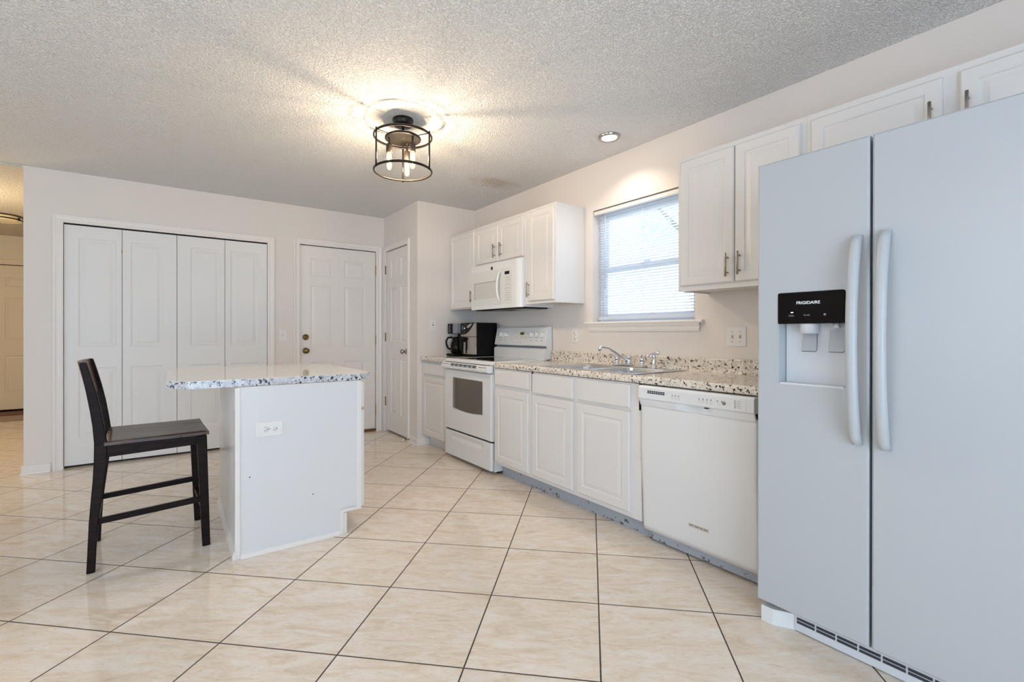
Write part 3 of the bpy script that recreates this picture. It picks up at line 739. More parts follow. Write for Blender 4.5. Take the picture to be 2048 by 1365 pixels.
b = B(); facebox(b, -.885, -.955, .015, .019, 0, .0008); b.build('emblem', M['printl'], bg)
# oven door
frR = frW(-.664, ry0-.002, .273)
dw_, dh_ = ry0-ry1-.004, .545
wb0, wb1, wt = .150, .640, .478
b = B().panel(frR, dw_, dh_, .036, [(wb0, wb1, .185, wt, [(.0,-.0), (.004,-.004)], .012)], edge=.006, edged=.006)
od = b.build('oven_door', M['appl'], r_, weld=1e-4)
b = B(); O = Vector(frR[0]); pts = []
for k in range(17): u = wb0+.003+(wb1-wb0-.006)*k/16; pts.append((O.y-u, .273+.203-.016*math.sin(math.pi*k/16)))
pts += [(O.y-wb1+.003, .273+wt-.003), (O.y-wb0-.003, .273+wt-.003)]
b.prism(pts, 'X', -.6645, -.6595); b.build('oven_window', M['ovenglass'], od)
b = B()
for u in (.165, .182): b.box(-.6652, -.6645, O.y-u, O.y-u-.004, .46, .748)
b.build('rack_glint', mat('rack_glint', (.35, .33, .31), .3), od)
# full-width handle with vent slots above
b = B().prism([(-.640, .826), (-.684, .826), (-.700, .834), (-.704, .850), (-.698, .872), (-.684, .884), (-.640, .886)], 'Y', ry0-.003, ry1+.003)
oh = b.build('oven_handle', M['appl'], od, .003)
b = B(); L = ry0-ry1
for (a, c_) in ((.03, .14),): b.box(-.7005, -.694, ry0-a, ry0-c_, .869, .8725)
for (a, c_) in ((.63, .745),): b.box(-.7005, -.694, ry0-a, ry0-c_, .869, .8725)
for k in range(6):
    a = .175+k*.073
    for q in range(3): b.box(-.7035+(.0015*(q == 2)), -.694, ry0-a, ry0-a-.058, .858+q*.0085, .862+q*.0085)
b.build('vent_slots', M['gap'], oh)
# storage drawer with embossed pull
b = B()
def dr(u, v):
    y = ry0-.002-u*(ry0-ry1-.004); z = .034+v*.224
    du = max(0, 1-abs(u-.5)/.36); q = max(0., min(1., du*6)); dv = (v-.80)/.13
    d = 0
    if abs(dv) < 1: d = .010*q*math.cos(dv*math.pi/2)*(1 if dv > -.2 else 1)
    return (-.662+d, y, z)
b.grid(dr, 50, 30); b.build('storage_drawer', M['appl'], r_, merge=False).modifiers.new('thick', 'SOLIDIFY').thickness = .03
B().box(-.640, -.630, ry0-.004, ry1+.004, .255, .272).build('shadow_gap', M['gap'], r_)
B().box(-.645, -.63, ry0-.004, ry1+.004, .886, .892).build('shadow_gap', M['gap'], r_)

# ------------------------------------------------------------------ microwave
mw_ = thing('microwave', 'white over-the-range microwave under the short wall cabinet', 'microwave', (-.19, -.909, 1.373))
my0, my1 = -.5245, -1.2930
B().box(-.335, -.002, my0, my1, 1.376, 1.7885).build('case', M['appl'], mw_, .002)
# front: flat then curving away at the right end
def mprof(xb): return [(xb, my0+.0), (-.368, my0), (-.376, my0-.008), (-.376, -1.235), (-.372, -1.258), (-.362, -1.276), (-.348, -1.287), (xb, my1)]
fm = B().prism(mprof(-.335), 'Z', 1.373, 1.7875).build('front', M['appl'], mw_)
b = B().box(-.3785, -.376, -.541, -1.005, 1.412, 1.722); dd = b.build('door', M['mwpanel'], mw_, .001)
B().box(-.3793, -.3785, -.598, -.985, 1.470, 1.618).build('window', M['mwwin'], dd)
B().box(-.3796, -.3785, -.592, -.598, 1.466, 1.622).box(-.3796, -.3785, -.592, -.985, 1.618, 1.622).build('window_edge', M['print'], dd)
B().box(-.3785, -.376, -1.008, -1.185, 1.412, 1.722).build('control_panel', M['mwpanel'], mw_, .001)
B().box(-.3795, -.3785, -1.082, -1.148, 1.665, 1.692).build('display', M['blackgloss'], mw_)
b = B()
for r0, zz in enumerate([1.638, 1.616, 1.575, 1.545, 1.505, 1.484, 1.463, 1.442]):
    for y in (-1.090, -1.115, -1.140): B().box(-.3791, -.3785, y, y-.010, zz-.004, zz+.004).build('button', M['printl'], mw_)
for z_ in (1.594, 1.523): B().box(-.3791, -.3785, -1.095, -1.137, z_, z_+.003).build('legend_line', M['printl'], mw_)
em = B().lathe((-.3762, -.880, 1.742), [(.016,0),(.016,-.002),(0,-.002)], 'X', 28).build('emblem', M['black'], mw_)
B().torus((-.3784, -.880, 1.742), .0125, .0008, 28, 6, 'X').build('emblem_ring', M['printl'], em)
b = B(); hp = []
for k in range(11):
    a = k/10; hp.append((-.384-.030*math.sin(math.pi*a)**.6, -1.018+.006*math.sin(math.pi*a), 1.425+.275*a))
b.tube(hp, [.012]+[.011]*9+[.012], 10); b.box(-.392, -.377, -1.008, -1.030, 1.412, 1.430).box(-.392, -.377, -1.008, -1.030, 1.697, 1.714)
b.build('handle', M['appl'], mw_)
b = B().box(-.33, -.05, my0-.02, my1+.02, 1.366, 1.376); b.build('underside', M['black'], mw_)
for (y0_, y1_) in ((-.60, -.82), (-1.0, -1.22)): B().box(-.24, -.10, y0_, y1_, 1.362, 1.366).build('grease_filter', M['steel'], mw_)

# ------------------------------------------------------------------ dishwasher
d = thing('dishwasher', 'white built-in dishwasher left of the refrigerator', 'dishwasher', (-.32, -3.03, 0))
dy0, dy1 = -2.722, -3.340
B().box(-.600, -.03, dy0-.020, dy1+.020, .105, .868).build('tub', M['gap'], d)
b = B()
def dwf(u, v):
    y = dy0-u*(dy0-dy1); z = .068+v*.697; x = -.612-.022*min(1, v*1.6)
    if z > .755: x -= (z-.755)*.0
    e = min(u, 1-u)*.618; x += .006*max(0, 1-e/.006)
    return (x, y, z)
b.grid(dwf, 60, 24); dd = b.build('door', M['dwdoor'], d, merge=False); md = dd.modifiers.new('thick', 'SOLIDIFY'); md.thickness = .02; md.offset = 0
# transition strip with scooped pull pocket
b = B()
def dst(u, v):
    y = dy0-u*(dy0-dy1); z = .756+v*.036
    x = -.640-.018*v
    c0 = (y+3.045)/.095
    if abs(c0) < 1: x += .032*math.sqrt(1-c0*c0)*max(0, (v-.15*(abs(c0)))) if v > .0 else 0
    return (x, y, z)
b.grid(dst, 80, 10); o = b.build('pull_pocket', M['appl'], d, merge=False); md = o.modifiers.new('thick', 'SOLIDIFY'); md.thickness = .012; md.offset = 0
b = B().prism([(-.61, .792), (-.662, .792), (-.668, .798), (-.668, .856), (-.660, .867), (-.61, .868)], 'Y', dy0+.001, dy1-.001)
cp = b.build('control_panel', M['appl'], d, .003)
b = B().box(-.6695, -.668, -2.905, -3.306, .799, .852).build('fascia', M['dwdoor'], cp, .0007)
b = B()
for k in range(8):
    for q in range(2): b.box(-.6690, -.6675, -2.782-k*.0135, -2.782-k*.0135-.0105, .828+q*.0085, .8345+q*.0085)
b.build('vent', M['gap'], cp)
b = B()
for y in (-2.932, -2.950, -2.968, -3.080, -3.100, -3.120, -3.140, -3.172, -3.193): B().box(-.6702, -.6695, y, y-.004, .829, .836).build('indicator_dot', M['print'], cp)
for k in range(5): B().box(-.6702, -.6695, -3.255, -3.260, .841-k*.0075, .845-k*.0075).build('indicator_dot', M['print'], cp)
b = B()
for y in (-2.934, -2.952, -2.970, -3.082, -3.102, -3.122, -3.142, -3.184): B().torus((-.6696, y, .820), .0062, .0005, 20, 4, 'X').build('button', M['printl'], cp)
for k in range(5): B().box(-.6700, -.6695, -3.264, -3.285, .842-k*.0075, .8437-k*.0075).build('legend_line', M['printl'], cp)
B().lathe((-.6695, -3.206, .826), [(.009,0),(.009,-.001),(0,-.001)], 'X', 20).build('start_button', mat('start_grey', (.22,.22,.23), .4), cp)
B().box(-.6692, -.655, -3.108, -3.125, .7885, .7925).build('latch_slot', M['gap'], cp)
bg2 = B().box(-.6275, -.620, -2.998, -3.110, .172, .196).build('badge', M['gap'], dd, .003)
B().box(-.6283, -.6275, -3.000, -3.108, .174, .194).build('badge_face', mat('badge_cream', (.66, .60, .52), .3, .3), bg2)
b = B()
for k in range(18):
    if k in (4, 10, 13): continue
    b.box(-.6288, -.6283, -3.006-k*.0054, -3.006-k*.0054-.0036, .181, .187)
b.build('badge_lettering', M['print'], bg2)
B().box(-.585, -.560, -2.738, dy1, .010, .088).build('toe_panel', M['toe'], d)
B().lathe((-.586, -2.752, .045), [(.005,0),(.004,-.002),(0,-.0025)], 'X', 12).build('screw', M['steel'], d)

# ------------------------------------------------------------------ refrigerator
f = thing('refrigerator', 'large white side-by-side refrigerator with ice and water dispenser', 'refrigerator', (-.42, -3.9, 0))
FXx = -.847
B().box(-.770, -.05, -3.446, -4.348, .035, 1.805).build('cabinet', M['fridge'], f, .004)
z0 = .085; zh = 1.825-z0
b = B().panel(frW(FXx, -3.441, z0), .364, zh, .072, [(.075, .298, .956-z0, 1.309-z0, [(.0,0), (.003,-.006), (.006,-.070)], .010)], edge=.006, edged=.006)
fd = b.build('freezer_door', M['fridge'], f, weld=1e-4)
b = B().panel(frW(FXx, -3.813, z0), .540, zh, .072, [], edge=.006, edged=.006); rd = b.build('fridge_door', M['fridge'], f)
B().box(-.776, -.768, -3.445, -4.348, z0, 1.82).build('gasket', mat('gasket_grey', (.10, .12, .15), .6), f)
# dispenser: liner, black control panel, paddles, chute
B().box(-.790, -.781, -3.524, -3.733, .962, 1.19).build('liner', M['cavity'], fd)
cp = B().box(-.8485, -.800, -3.517, -3.738, 1.189, 1.308).build('dispenser_panel', M['blackgloss'], fd, .004)
frF = frW(-.8487, -3.622, 1.267)
text('lettering', 'FRIGIDAIRE', .0155, frF, M['whitep'], cp, .0002)
text('lettering', 'Cube', .0085, frW(-.8487, -3.566, 1.220), M['printl'], cp, .0002)
text('lettering', 'Crush', .0085, frW(-.8487, -3.618, 1.221), M['printl'], cp, .0002)
b = B().lathe((-.8486, -3.676, 1.222), [(.004,0),(.004,-.0004),(0,-.0004)], 'X', 12).build('lamp_icon', M['printl'], cp)
B().box(-.8489, -.8484, -3.5640, -3.572, 1.2312, 1.2328).build('indicator', M['led'], cp)
B().lathe((-.812, -3.612, 1.152), [(.030,0),(.030,.030),(.034,.040)], 'Z', 24).build('ice_chute', M['cavity'], fd)
B().lathe((-.812, -3.700, 1.172), [(.008,0),(.010,.004),(.010,.018)], 'Z', 16).build('water_nozzle', M['cavity'], fd)
for yc in (-3.612, -3.700):
    pw = .026
    b = B().add([(-.800, yc+pw*.9, 1.165), (-.800, yc-pw*.9, 1.165), (-.812, yc-pw, 1.085), (-.812, yc+pw, 1.085), (-.797, yc+pw*.9, 1.165), (-.797, yc-pw*.9, 1.165), (-.809, yc-pw, 1.085), (-.809, yc+pw, 1.085)],
                [(0,1,2,3),(4,5,6,7),(0,1,5,4),(1,2,6,5),(2,3,7,6),(3,0,4,7)])
    pd = b.build('paddle', M['paddle'], fd)
    B().tube([(-.8015, yc-pw*.9, 1.165), (-.813, yc-pw, 1.092), (-.8145, yc-pw+.005, 1.085), (-.8145, yc+pw-.003, 1.085)], .0016, 8).build('paddle_edge', mat('paddle_edge', (.16,.17,.20), .3), pd)
B().box(-.845, -.790, -3.524, -3.733, .956, .964).build('drip_tray', M['cavity'], fd)
# handles: bowed bars
def fh(parent, yc, z0, z1):
    b = B(); n = 28; prof = [(-.0165,-.006), (-.0165,.002), (-.012,.010), (0,.013), (.012,.010), (.0165,.002), (.0165,-.006), (.012,-.010), (-.012,-.010)]
    vs = []
    for k in range(n+1):
        a = k/n; z = z0+(z1-z0)*a; o = .058*math.sin(math.pi*a)**.55 + .008 if 0 < a < 1 else .006
        sc = 1.0 - .12*(abs(a-.5)*2)**6
        th = 1.0+.5*(abs(a-.5)*2)**3
        for (p, q) in prof: vs.append((FXx-o-q*th, yc-p*sc, z))
    m_ = len(prof)
    b.add(vs, [(k*m_+q, k*m_+(q+1)%m_, (k+1)*m_+(q+1)%m_, (k+1)*m_+q) for k in range(n) for q in range(m_)], True)
    b.f += [tuple(range(m_)), tuple(n*m_+q for q in range(m_))]; b.sm += [False, False]
    b.build('handle', M['fridge'], parent)
fh(fd, -3.775, .772, 1.488); fh(rd, -3.852, .768, 1.492)
# base grille
b = B().prism([(-.835, -3.452), (-.835, -3.495), (-.795, -3.560), (-.760, -3.560), (-.760, -3.452)], 'Z', .0, .062); b.build('grille_end', M['appl'], f)
B().box(-.800, -.770, -3.5605, -4.345, .004, .066).build('base_grille', M['cavity'], f)
b = B(); k = 0; y = -3.568
while y > -4.32:
    for q in range(2): b.box(-.8025, -.798, y, y-.060, .034+q*.013, .043+q*.013)
    y -= .066
b.build('grille_slots', mat('slot_dark', (.04,.045,.055), .6), f)
B().box(-.80, -.74, -3.452, -3.50, .064, .084).build('hinge', M['black'], f)

# ------------------------------------------------------------------ island
i = thing('kitchen_island', 'white kitchen island cabinet with an outlet on its end panel', 'kitchen island', (-2.2, -1.23, 0))
ix0, ix1, iy0, iy1 = -2.514, -1.866, -1.6876, -.770
B().prism([(ix0, 0), (-1.972, 0), (-1.972, .122), (ix1, .122), (ix1, .872), (ix0, .872)], 'Y', iy0, iy1).build('body', M['island'], i)
# end-panel trims
B().box(ix0-.004, ix0+.020, iy0-.006, iy0+.02, 0, .872).build('corner_trim', M['trim'], i, .003)
B().box(-1.892, -1.866, iy0-.005, iy0, .135, .872).build('corner_trim', M['trim'], i, .003)
b = B().prism([(iy0, 0), (iy0-.014, 0), (iy0-.011, .012), (iy0-.004, .019), (iy0, .020)], 'X', ix0+.020, -1.990)
b.build('shoe_molding', M['trim'], i); b = B()
b.prism([(ix0, 0), (ix0-.016, 0), (ix0-.014, .030), (ix0-.005, .048), (ix0, .050)], 'Y', iy0-.006, iy1)
b.build('shoe_molding', M['trim'], i)
b = B().box(-1.990, -1.970, iy0-.010, iy0, 0, .142).box(-1.9695, -1.95, iy0-.004, iy0+.02, 0, .12).box(-1.970, -1.868, iy0-.010, iy0, .124, .142)
b.build('toe_trim', M['trim'], i, .003)
for (a, c_, nm, zz) in ((-1.692, -1.24, 'drawer', (.720, .862)), (-1.692, -1.24, 'door', (.138, .703)), (-1.225, -.78, 'drawer', (.720, .862)), (-1.225, -.78, 'door', (.138, .703))):
    w_, h_ = c_-a, zz[1]-zz[0]
    B().panel(frE(-1.846, a+.006, zz[0]), w_-.006, h_, .020, [(.05, w_-.056, .05, h_-.05, CABP)] if nm == 'door' else [], edge=.006, edged=.006).build(nm, M['cab'], i)
for (u_, v_) in ((-2.451, .407), (-2.137, .259)): B().lathe((u_, iy0, v_), [(.0035,0),(.003,-.0006),(0,-.0006)], 'Y', 10).build('screw_hole', M['stain'], i)
t = thing('island_countertop', 'white and grey speckled laminate top with clipped corners on the island', 'countertop', (-2.3, -1.1, .873))
tp = [(-2.803,-1.527), (-2.716,-1.632), (-1.855,-1.644), (-1.770,-1.562), (-1.770,-.86), (-1.86,-.60), (-2.70,-.46), (-2.803,-.52)]
b = B().prism(tp, 'Z', .873, .9095); b.build('edge_band', M['granitew'], t)
tp2 = [(x*1.0, y) for x, y in tp]
B().prism(tp2, 'Z', .9095, .9108).build('top_surface', M['topw'], t)
# ------------------------------------------------------------------ wall plates
def screw(b_, p, N, r=.0035):
    pass
def plateW(label, y, z, w, h, toggles=0, outlet=False, name='light_switch', cat='light switch'):
    t = thing(name, label, cat, (0, y, z))
    B().box(-.006, -.0005, y+w/2, y-w/2, z-h/2, z+h/2).build('plate', M['plate'], t, .003)
    return t
def toggle(t, fr, m=M['almond']):
    O, U, V, N = [Vector(a) for a in fr]
    P = lambda u, v, d_: O+U*u+V*v+N*d_
    B().add([P(-.005,-.012,.006), P(.005,-.012,.006), P(.005,.012,.006), P(-.005,.012,.006), P(-.004,.0,.016), P(.004,.0,.016), P(.004,.009,.015), P(-.004,.009,.015)],
            [(0,1,2,3),(4,5,6,7),(0,1,5,4),(1,2,6,5),(2,3,7,6),(3,0,4,7)]).build('toggle', m, t)
    for s_ in (-1, 1):
        b_ = B(); c_ = P(0, s_*.030, .0062); b_.lathe(c_, [(.0032,0),(.003,.001),(0,.0012)], (N, U, V), 10); b_.build('screw', M['nickel'], t)
t = thing('light_switch', 'double toggle switch on the kitchen wall beside the refrigerator', 'light switch', (0, -2.914, 1.132))
B().box(-.006, -.0003, -2.856, -2.973, 1.073, 1.192).build('plate', M['plate'], t, .003)
toggle(t, frW(0, -2.891, 1.132)); toggle(t, frW(0, -2.937, 1.132))
t = thing('light_switch', 'single toggle switch on the wall between closet and door', 'light switch', (-1.812, YB, 1.127))
B().box(-1.847, -1.776, YB-.006, YB-.0003, 1.070, 1.184).build('plate', M['plate'], t, .003)
toggle(t, frN(-1.812, YB, 1.127))
t = thing('cable_jack', 'white wall plate with a round jack on the corner wall', 'wall plate', (-.519, 0, 1.235))
B().box(-.555, -.484, -.006, -.0003, 1.179, 1.291).build('plate', M['plate'], t, .003)
B().lathe((-.519, -.006, 1.235), [(.007,0),(.006,-.004),(.0045,-.008),(0,-.008)], 'Y', 14).build('connector', M['bronze'], t)
for zz in (1.205, 1.265): B().lathe((-.519, -.006, zz), [(.003,0),(.003,-.001),(0,-.001)], 'Y', 10).build('screw', M['print'], t)
def duplex(t, fr, horiz):
    O, U, V, N = [Vector(a) for a in fr]
    if horiz: U, V = V, -U
    P = lambda u, v, d_: O+U*u+V*v+N*d_
    for s_ in (-1, 1):
        b_ = B(); b_.lathe(P(0, s_*.021, .006), [(.017,0),(.0165,.0015),(0,.0015)], (N, U, V), 24); fa = b_.build('receptacle', M['plate'], t)
        b_ = B()
        for uu, hh in ((-.0065, .0045), (.0065, .0035)):
            b_.add([P(uu-.001, s_*.021+.002-hh, .0078), P(uu+.001, s_*.021+.002-hh, .0078), P(uu+.001, s_*.021+.002+hh, .0078), P(uu-.001, s_*.021+.002+hh, .0078)], [(0,1,2,3)])
        b_.lathe(P(0, s_*.021-.009, .0076), [(.0026,0),(.0026,.0003),(0,.0003)], (N, U, V), 10)
        b_.build('slots', M['gap'], fa)
    B().lathe(P(0, 0, .006), [(.003,0),(.003,.001),(0,.001)], (N, U, V), 10).build('screw', M['nickel'], t)
t = thing('power_outlet', 'white outlet on the kitchen wall between range and window', 'power outlet', (0, -1.567, 1.132))
B().box(-.006, -.0003, -1.532, -1.602, 1.074, 1.192).build('plate', M['plate'], t, .003)
duplex(t, frW(0, -1.567, 1.133), False)
t = thing('power_outlet', 'white sideways outlet on the island end panel', 'power outlet', (-2.357, iy0, .648))
B().box(-2.421, -2.293, iy0-.006, iy0-.0003, .609, .687).build('plate', M['plate'], t, .003)
duplex(t, frN(-2.357, iy0, .648), True)

# ------------------------------------------------------------------ bar stool
st = thing('bar_stool', 'dark espresso wooden counter stool with a worn seat beside the island', 'stool', (-2.86, -1.2, 0))
backp = [(0, -3.116, -3.083), (.10, -3.112, -3.079), (.24, -3.107, -3.071), (.37, -3.098, -3.056), (.44, -3.093, -3.048), (.53, -3.089, -3.039), (.62, -3.088, -3.040), (.70, -3.094, -3.050), (.78, -3.104, -3.062), (.865, -3.117, -3.079), (.94, -3.130, -3.097), (1.000, -3.141, -3.113), (1.010, -3.138, -3.117)]
for (yt, yb_, s_) in ((-1.412, -1.425, 1), (-.978, -.998, -1)):
    vs = []
    for (z, xa, xb) in backp:
        yc = yb_+(yt-yb_)*min(1, z/.6); w_ = .0165
        vs += [(xa, yc-w_, z), (xb, yc-w_, z), (xb, yc+w_, z), (xa, yc+w_, z)]
    n = len(backp)
    b = B().add(vs, [(k*4+q, k*4+(q+1)%4, (k+1)*4+(q+1)%4, (k+1)*4+q) for k in range(n-1) for q in range(4)]+[(3,2,1,0), tuple((n-1)*4+q for q in range(4))])
    b.build('back_leg', M['wood'], st, .004)
    b = B(); ya, yb2 = (yt, -1.418) if s_ > 0 else (yt, -.990)
    b.hexa([(-2.643, yb2-.015, 0), (-2.606, yb2-.015, 0), (-2.606, yb2+.015, 0), (-2.643, yb2+.015, 0)],
           [(-2.668, ya-.019, .598), (-2.622, ya-.019, .598), (-2.622, ya+.019, .598), (-2.668, ya+.019, .598)])
    b.build('front_leg', M['wood'], st, .003)
    B().hexa([(-3.073, yt-.011, .222), (-2.640, yt-.011, .240), (-2.640, yt+.011, .240), (-3.073, yt+.011, .222)],
             [(-3.073, yt-.011, .250), (-2.640, yt-.011, .270), (-2.640, yt+.011, .270), (-3.073, yt+.011, .250)]).build('side_stretcher', M['wood'], st, .003)
    B().hexa([(-3.045, yt-.010, .543), (-2.655, yt-.010, .553), (-2.655, yt+.010, .553), (-3.045, yt+.010, .543)],
             [(-3.045, yt-.010, .604), (-2.655, yt-.010, .604), (-2.655, yt+.010, .604), (-3.045, yt+.010, .604)]).build('side_apron', M['wood'], st, .002)
B().box(-2.655, -2.635, -1.40, -.99, .553, .603).build('front_apron', M['wood'], st, .002)
B().box(-3.075, -3.055, -1.40, -.99, .545, .603).build('back_apron', M['wood'], st, .002)
B().box(-2.645, -2.622, -1.405, -.985, .180, .206).build('footrest', M['wood'], st, .003)
B().box(-3.094, -3.074, -1.405, -.985, .205, .230).build('back_stretcher', M['wood'], st, .003)
# saddle seat
b = B(); nu, nv_ = 16, 20
def seat(u, v, top):
    x = -3.050+u*.438; y = -1.436+v*.480
    inset = .012 if u < .08 else 0
    e = min(u, 1-u, v, 1-v)
    z = .622-.007*math.sin(math.pi*v)*(.35+.65*(1-u)) - (.004 if (u > .97 or v < .03 or v > .97) else 0)
    return (x, y, z if top else .603)
vs = [seat(i_/nu, j_/nv_, True) for j_ in range(nv_+1) for i_ in range(nu+1)]
b.add(vs, [(j_*(nu+1)+i_, j_*(nu+1)+i_+1, (j_+1)*(nu+1)+i_+1, (j_+1)*(nu+1)+i_) for j_ in range(nv_) for i_ in range(nu)], True)
ring = [(i_, 0) for i_ in range(nu)]+[(nu, j_) for j_ in range(nv_)]+[(i_, nv_) for i_ in range(nu, 0, -1)]+[(0, j_) for j_ in range(nv_, 0, -1)]
tv = [vs[j_*(nu+1)+i_] for i_, j_ in ring]; bv = [(x, y, .603) for x, y, z in tv]; n = len(ring)
b.add(tv+bv, [(k, (k+1)%n, n+(k+1)%n, n+k) for k in range(n)]+[tuple(range(n, 2*n))])
b.build('seat', M['seat'], st)
# top rail bowed backward
b = B()
def rail(u, v, d_):
    y = -1.396+u*.402; z = .832+v*.178; x = -3.090-(z-.832)*.22-.016*math.sin(math.pi*u)-d_
    return (x, y, z)
n = 14
vs = [rail(k/n, v, d_) for k in range(n+1) for (v, d_) in ((0,0),(1,0),(1,.018),(0,.018))]
b.add(vs, [(k*4+q, k*4+(q+1)%4, (k+1)*4+(q+1)%4, (k+1)*4+q) for k in range(n) for q in range(4)]+[(0,1,2,3), tuple(n*4+q for q in range(4))])
b.build('top_rail', M['seat'], st, .003)  # rail takes the lighter seat wood; light falling on it is in the colour

st.rotation_euler[2] = .045; st.location.x -= .012

# ------------------------------------------------------------------ coffee maker, air fryer
cm = thing('coffee_maker', 'black drip coffee maker in the counter corner', 'coffee maker', (-.28, -.10, CT))
B().box(-.385, -.16, -.045, -.205, CT+.002, .937).build('base', M['black'], cm, .006)
B().box(-.245, -.165, -.045, -.205, .935, 1.145).build('column', M['black'], cm, .005)
hd = B().box(-.365, -.165, -.040, -.125, 1.145, 1.250).build('control_head', M['black'], cm, .004)
B().box(-.355, -.165, -.1255, -.215, 1.148, 1.250).build('reservoir', mat('grey_plastic', (.24, .25, .27), .3), cm, .004)
b = B()
for k in range(4): B().box(-.3658, -.3648, -.060, -.090-.01*(k % 2), 1.160+k*.018, 1.165+k*.018).build('button', M['printl'], hd)
B().lathe((-.365, -.085, 1.235), [(.007,0),(.007,-.001),(0,-.001)], 'X', 16).build('dial', M['printl'], hd)
cf = B().lathe((-.305, -.125, .938), [(.045,0),(.060,.012),(.064,.060),(.058,.110),(.044,.140),(.046,.160),(.040,.172),(0,.174)], 'Z', 32).build('carafe', M['blackgloss'], cm)
B().tube([(-.345,-.105,1.108), (-.385,-.085,1.102), (-.402,-.078,1.070), (-.400,-.080,1.030), (-.385,-.088,.992), (-.362,-.098,.980)], [.009,.010,.010,.010,.009,.008], 10).build('carafe_handle', M['black'], cf)

af = thing('air_fryer', 'black and stainless air fryer beside the range', 'air fryer', (-.17, -.36, CT))
ay0, ay1 = -.215, -.498
def afp(x0, bul):   # plan outline with bowed front
    pts = []
    for k in range(13):
        a = k/12; pts.append((x0-bul*math.sin(math.pi*a)**.8, ay0+(ay1-ay0)*a))
    return pts
B().prism(afp(-.300, .004)+[(-.045, ay1), (-.045, ay0)], 'Z', .925, 1.256).build('body', M['black'], af, .006)
B().box(-.290, -.06, ay0-.01, ay1+.01, CT+.001, .925).build('base', M['black'], af)
fp = afp(-.308, .022)
B().prism(fp+[(-.295, ay1), (-.295, ay0)], 'Z', 1.117, 1.250).build('upper_shell', M['steel'], af)
bs = B().prism(fp+[(-.295, ay1), (-.295, ay0)], 'Z', .940, 1.112).build('basket', M['steel'], af)
# black glass control shield
b = B(); vs = []; npt = 28
cy, cz = -.335, 1.195
outl = [(-.217,1.215),(-.220,1.175),(-.228,1.152),(-.245,1.140),(-.280,1.134),(-.320,1.136),(-.360,1.146),(-.395,1.162),(-.425,1.184),(-.450,1.210),(-.470,1.238),(-.480,1.253),(-.40,1.2535),(-.32,1.2535),(-.25,1.2535),(-.222,1.250)]
npt = len(outl)
def xs_(y): a = min(1, max(0, (y-ay0)/(ay1-ay0))); return -.308-.022*math.sin(math.pi*a)**.8
fv = [(xs_(y)-.003, y, z) for y, z in outl]; bv = [(xs_(y)+.004, y, z) for y, z in outl]
b.add(fv+bv+[(xs_(cy)-.0034, cy, 1.20)], [(k, (k+1)%npt, npt+(k+1)%npt, npt+k) for k in range(npt)]+[(k, (k+1)%npt, 2*npt) for k in range(npt)])
cs = b.build('control_shield', M['blackgloss'], af)
B().lathe((xs_(-.33)-.003, -.33, 1.200), [(.0035,0),(.0035,-.002),(0,-.002)], 'X', 12).build('indicator', M['led'], cs)
hx = xs_(-.33)
B().box(hx-.004, hx+.01, -.262, -.372, 1.060, 1.110).box(hx-.004, hx+.01, -.262, -.285, .945, 1.07).box(hx-.004, hx+.01, -.349, -.372, .945, 1.07).build('handle_recess', M['black'], bs, .003)
B().box(hx-.045, hx, -.285, -.349, 1.075, 1.108).box(hx-.045, hx-.03, -.295, -.339, .98, 1.09).build('basket_handle', M['black'], bs, .008)

# ------------------------------------------------------------------ ceiling lights
LX, LY = -1.569, -1.609
rt = Vector((math.cos(yaw), -math.sin(yaw), 0)); fw = Vector((math.sin(yaw), math.cos(yaw), 0)); Lc = Vector((LX, LY, 0))
cl = thing('ceiling_light', 'dark bronze cage semi-flush ceiling light with three lit tubular bulbs', 'ceiling light', (LX, LY, 2.18))
B().lathe((LX, LY, H), [(.066,0),(.066,-.012),(.062,-.030),(.056,-.040),(.020,-.042),(0,-.042)], 'Z', 40).build('canopy', M['bronze'], cl)
B().tube([(LX, LY, H-.04), (LX, LY, 2.385)], .006, 10).build('stem', M['bronze'], cl)
B().lathe((LX, LY, 2.406), [(0,0),(.060,0),(.100,-.004),(.113,-.012),(.113,-.022),(.106,-.024),(.098,-.018),(0,-.018)], 'Z', 48).build('plate', M['bronze'], cl)
B().torus((LX, LY, 2.401), .181, .0055, 72, 10, sq=.008).build('upper_ring', M['bronze'], cl)
B().torus((LX, LY, 2.183), .181, .0055, 72, 10, sq=.008).build('lower_ring', M['bronze'], cl)
for a in (-11, 109, 229):
    dv = fw*math.cos(R(a))+rt*math.sin(R(a)); p = Lc+dv*.186
    B().tube([(p.x, p.y, 2.412), (p.x, p.y, 2.172)], .0055, 8).build('upright', M['bronze'], cl)
    q = Lc+dv*.178; q0 = Lc+dv*.10; B().tube([(q.x, q.y, 2.401), (q0.x, q0.y, 2.396)], .0028, 8).build('spoke', M['bronze'], cl)
for k, a in enumerate((6.6, 126.6, 246.6)):
    p = Lc+(fw*math.cos(R(a))+rt*math.sin(R(a)))*.087
    so = B().lathe((p.x, p.y, 2.386), [(.006,0),(.006,-.042),(.017,-.044),(.0195,-.050),(.0195,-.098),(.0175,-.100)], 'Z', 20, cap=False).build('socket', M['bulbbase'], cl)
    bu = B().lathe((p.x, p.y, 2.288), [(.011,.004),(.013,-.006),(.0155,-.014),(.0155,-.085),(.0135,-.098),(.008,-.106),(0,-.108)], 'Z', 20, cap=False).build('bulb', M['bulb'], cl)
    fp_ = [(p.x+.005*math.cos(t_*2.1), p.y+.005*math.sin(t_*2.1), 2.274-t_*.008) for t_ in range(10)]
    B().tube(fp_, .0016, 6).build('filament', M['filament'], bu)
    point('bulb_glow', (p.x, p.y, 2.228), 12.5, WARM, .014)
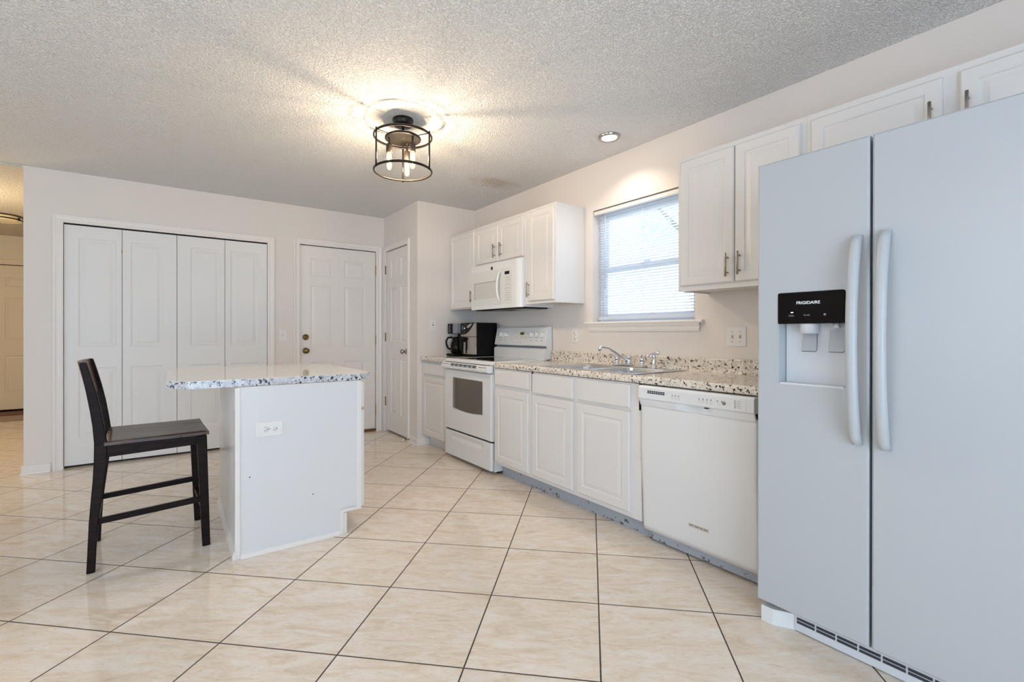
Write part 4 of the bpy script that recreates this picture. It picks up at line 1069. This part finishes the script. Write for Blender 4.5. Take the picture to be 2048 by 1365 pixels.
rl = thing('recessed_light', 'small round lit flush ceiling light near the kitchen wall', 'ceiling light', (-.300, -2.192, 2.49))
B().lathe((-.300, -2.192, H), [(.074,0),(.073,-.012),(.066,-.018),(.058,-.016),(.050,-.012)], 'Z', 40, cap=False).build('trim_ring', M['steel'], rl)
B().lathe((-.300, -2.192, H), [(.052,-.012),(.040,-.016),(0,-.018)], 'Z', 32).build('lens', M['lens'], rl)
dl = bpy.data.lights.new('downlight_glow', 'AREA'); dl.shape = 'DISK'; dl.size = .09; dl.energy = 2.6; dl.spread = R(125); dl.color = (1, .87, .74)
o = bpy.data.objects.new('downlight_glow', dl); COL.objects.link(o); o.location = (-.300, -2.192, H-.021)
hl = thing('ceiling_light', 'round flush hallway ceiling light with dark bands, cut by the photo edge', 'ceiling light', (-4.36, 3.2, 2.41))
B().lathe((-4.36, 3.2, H-.018), [(.170,0),(.170,-.052),(.165,-.062),(.10,-.072),(0,-.074)], 'Z', 40).build('diffuser', M['halllens'], hl)
B().torus((-4.36, 3.2, 2.484), .172, .005, 48, 8, sq=.007).build('upper_band', M['bronze'], hl)
B().torus((-4.36, 3.2, 2.446), .172, .006, 48, 8, sq=.007).build('lower_band', M['bronze'], hl)
pp = Vector((-4.20, 3.10, 2.465)); B().tube([pp, pp-Vector((0,0,.035))], .010, 10).build('finial', M['bronze'], hl)
point('hallway_glow', (-4.7, 1.9, 2.10), 24, (1, .82, .55), .10)

lf = thing('ceiling_light', 'added unseen flush fixture over the fill lamp behind and left of the camera', 'ceiling light', (-4.9, -3.9, 2.42))  # fixture made up to go with the added fill lamp
B().lathe((-4.9, -3.9, H), [(.16,0),(.16,-.03),(.13,-.04),(.05,-.045),(0,-.045)], 'Z', 32).build('base', M['bronze'], lf)
# door stop on the floor by the pantry casing
ds = thing('door_stop', 'small spring door stop with white tip by the pantry door', 'door stop', (-.73, .165, .02))
B().tube([(-.711, .165, .030), (-.765, .172, .030)], .0045, 8).build('spring', M['antbrass'], ds)
B().tube([(-.765, .172, .030), (-.785, .1745, .030)], .009, 10).build('tip', M['rubber'], ds)
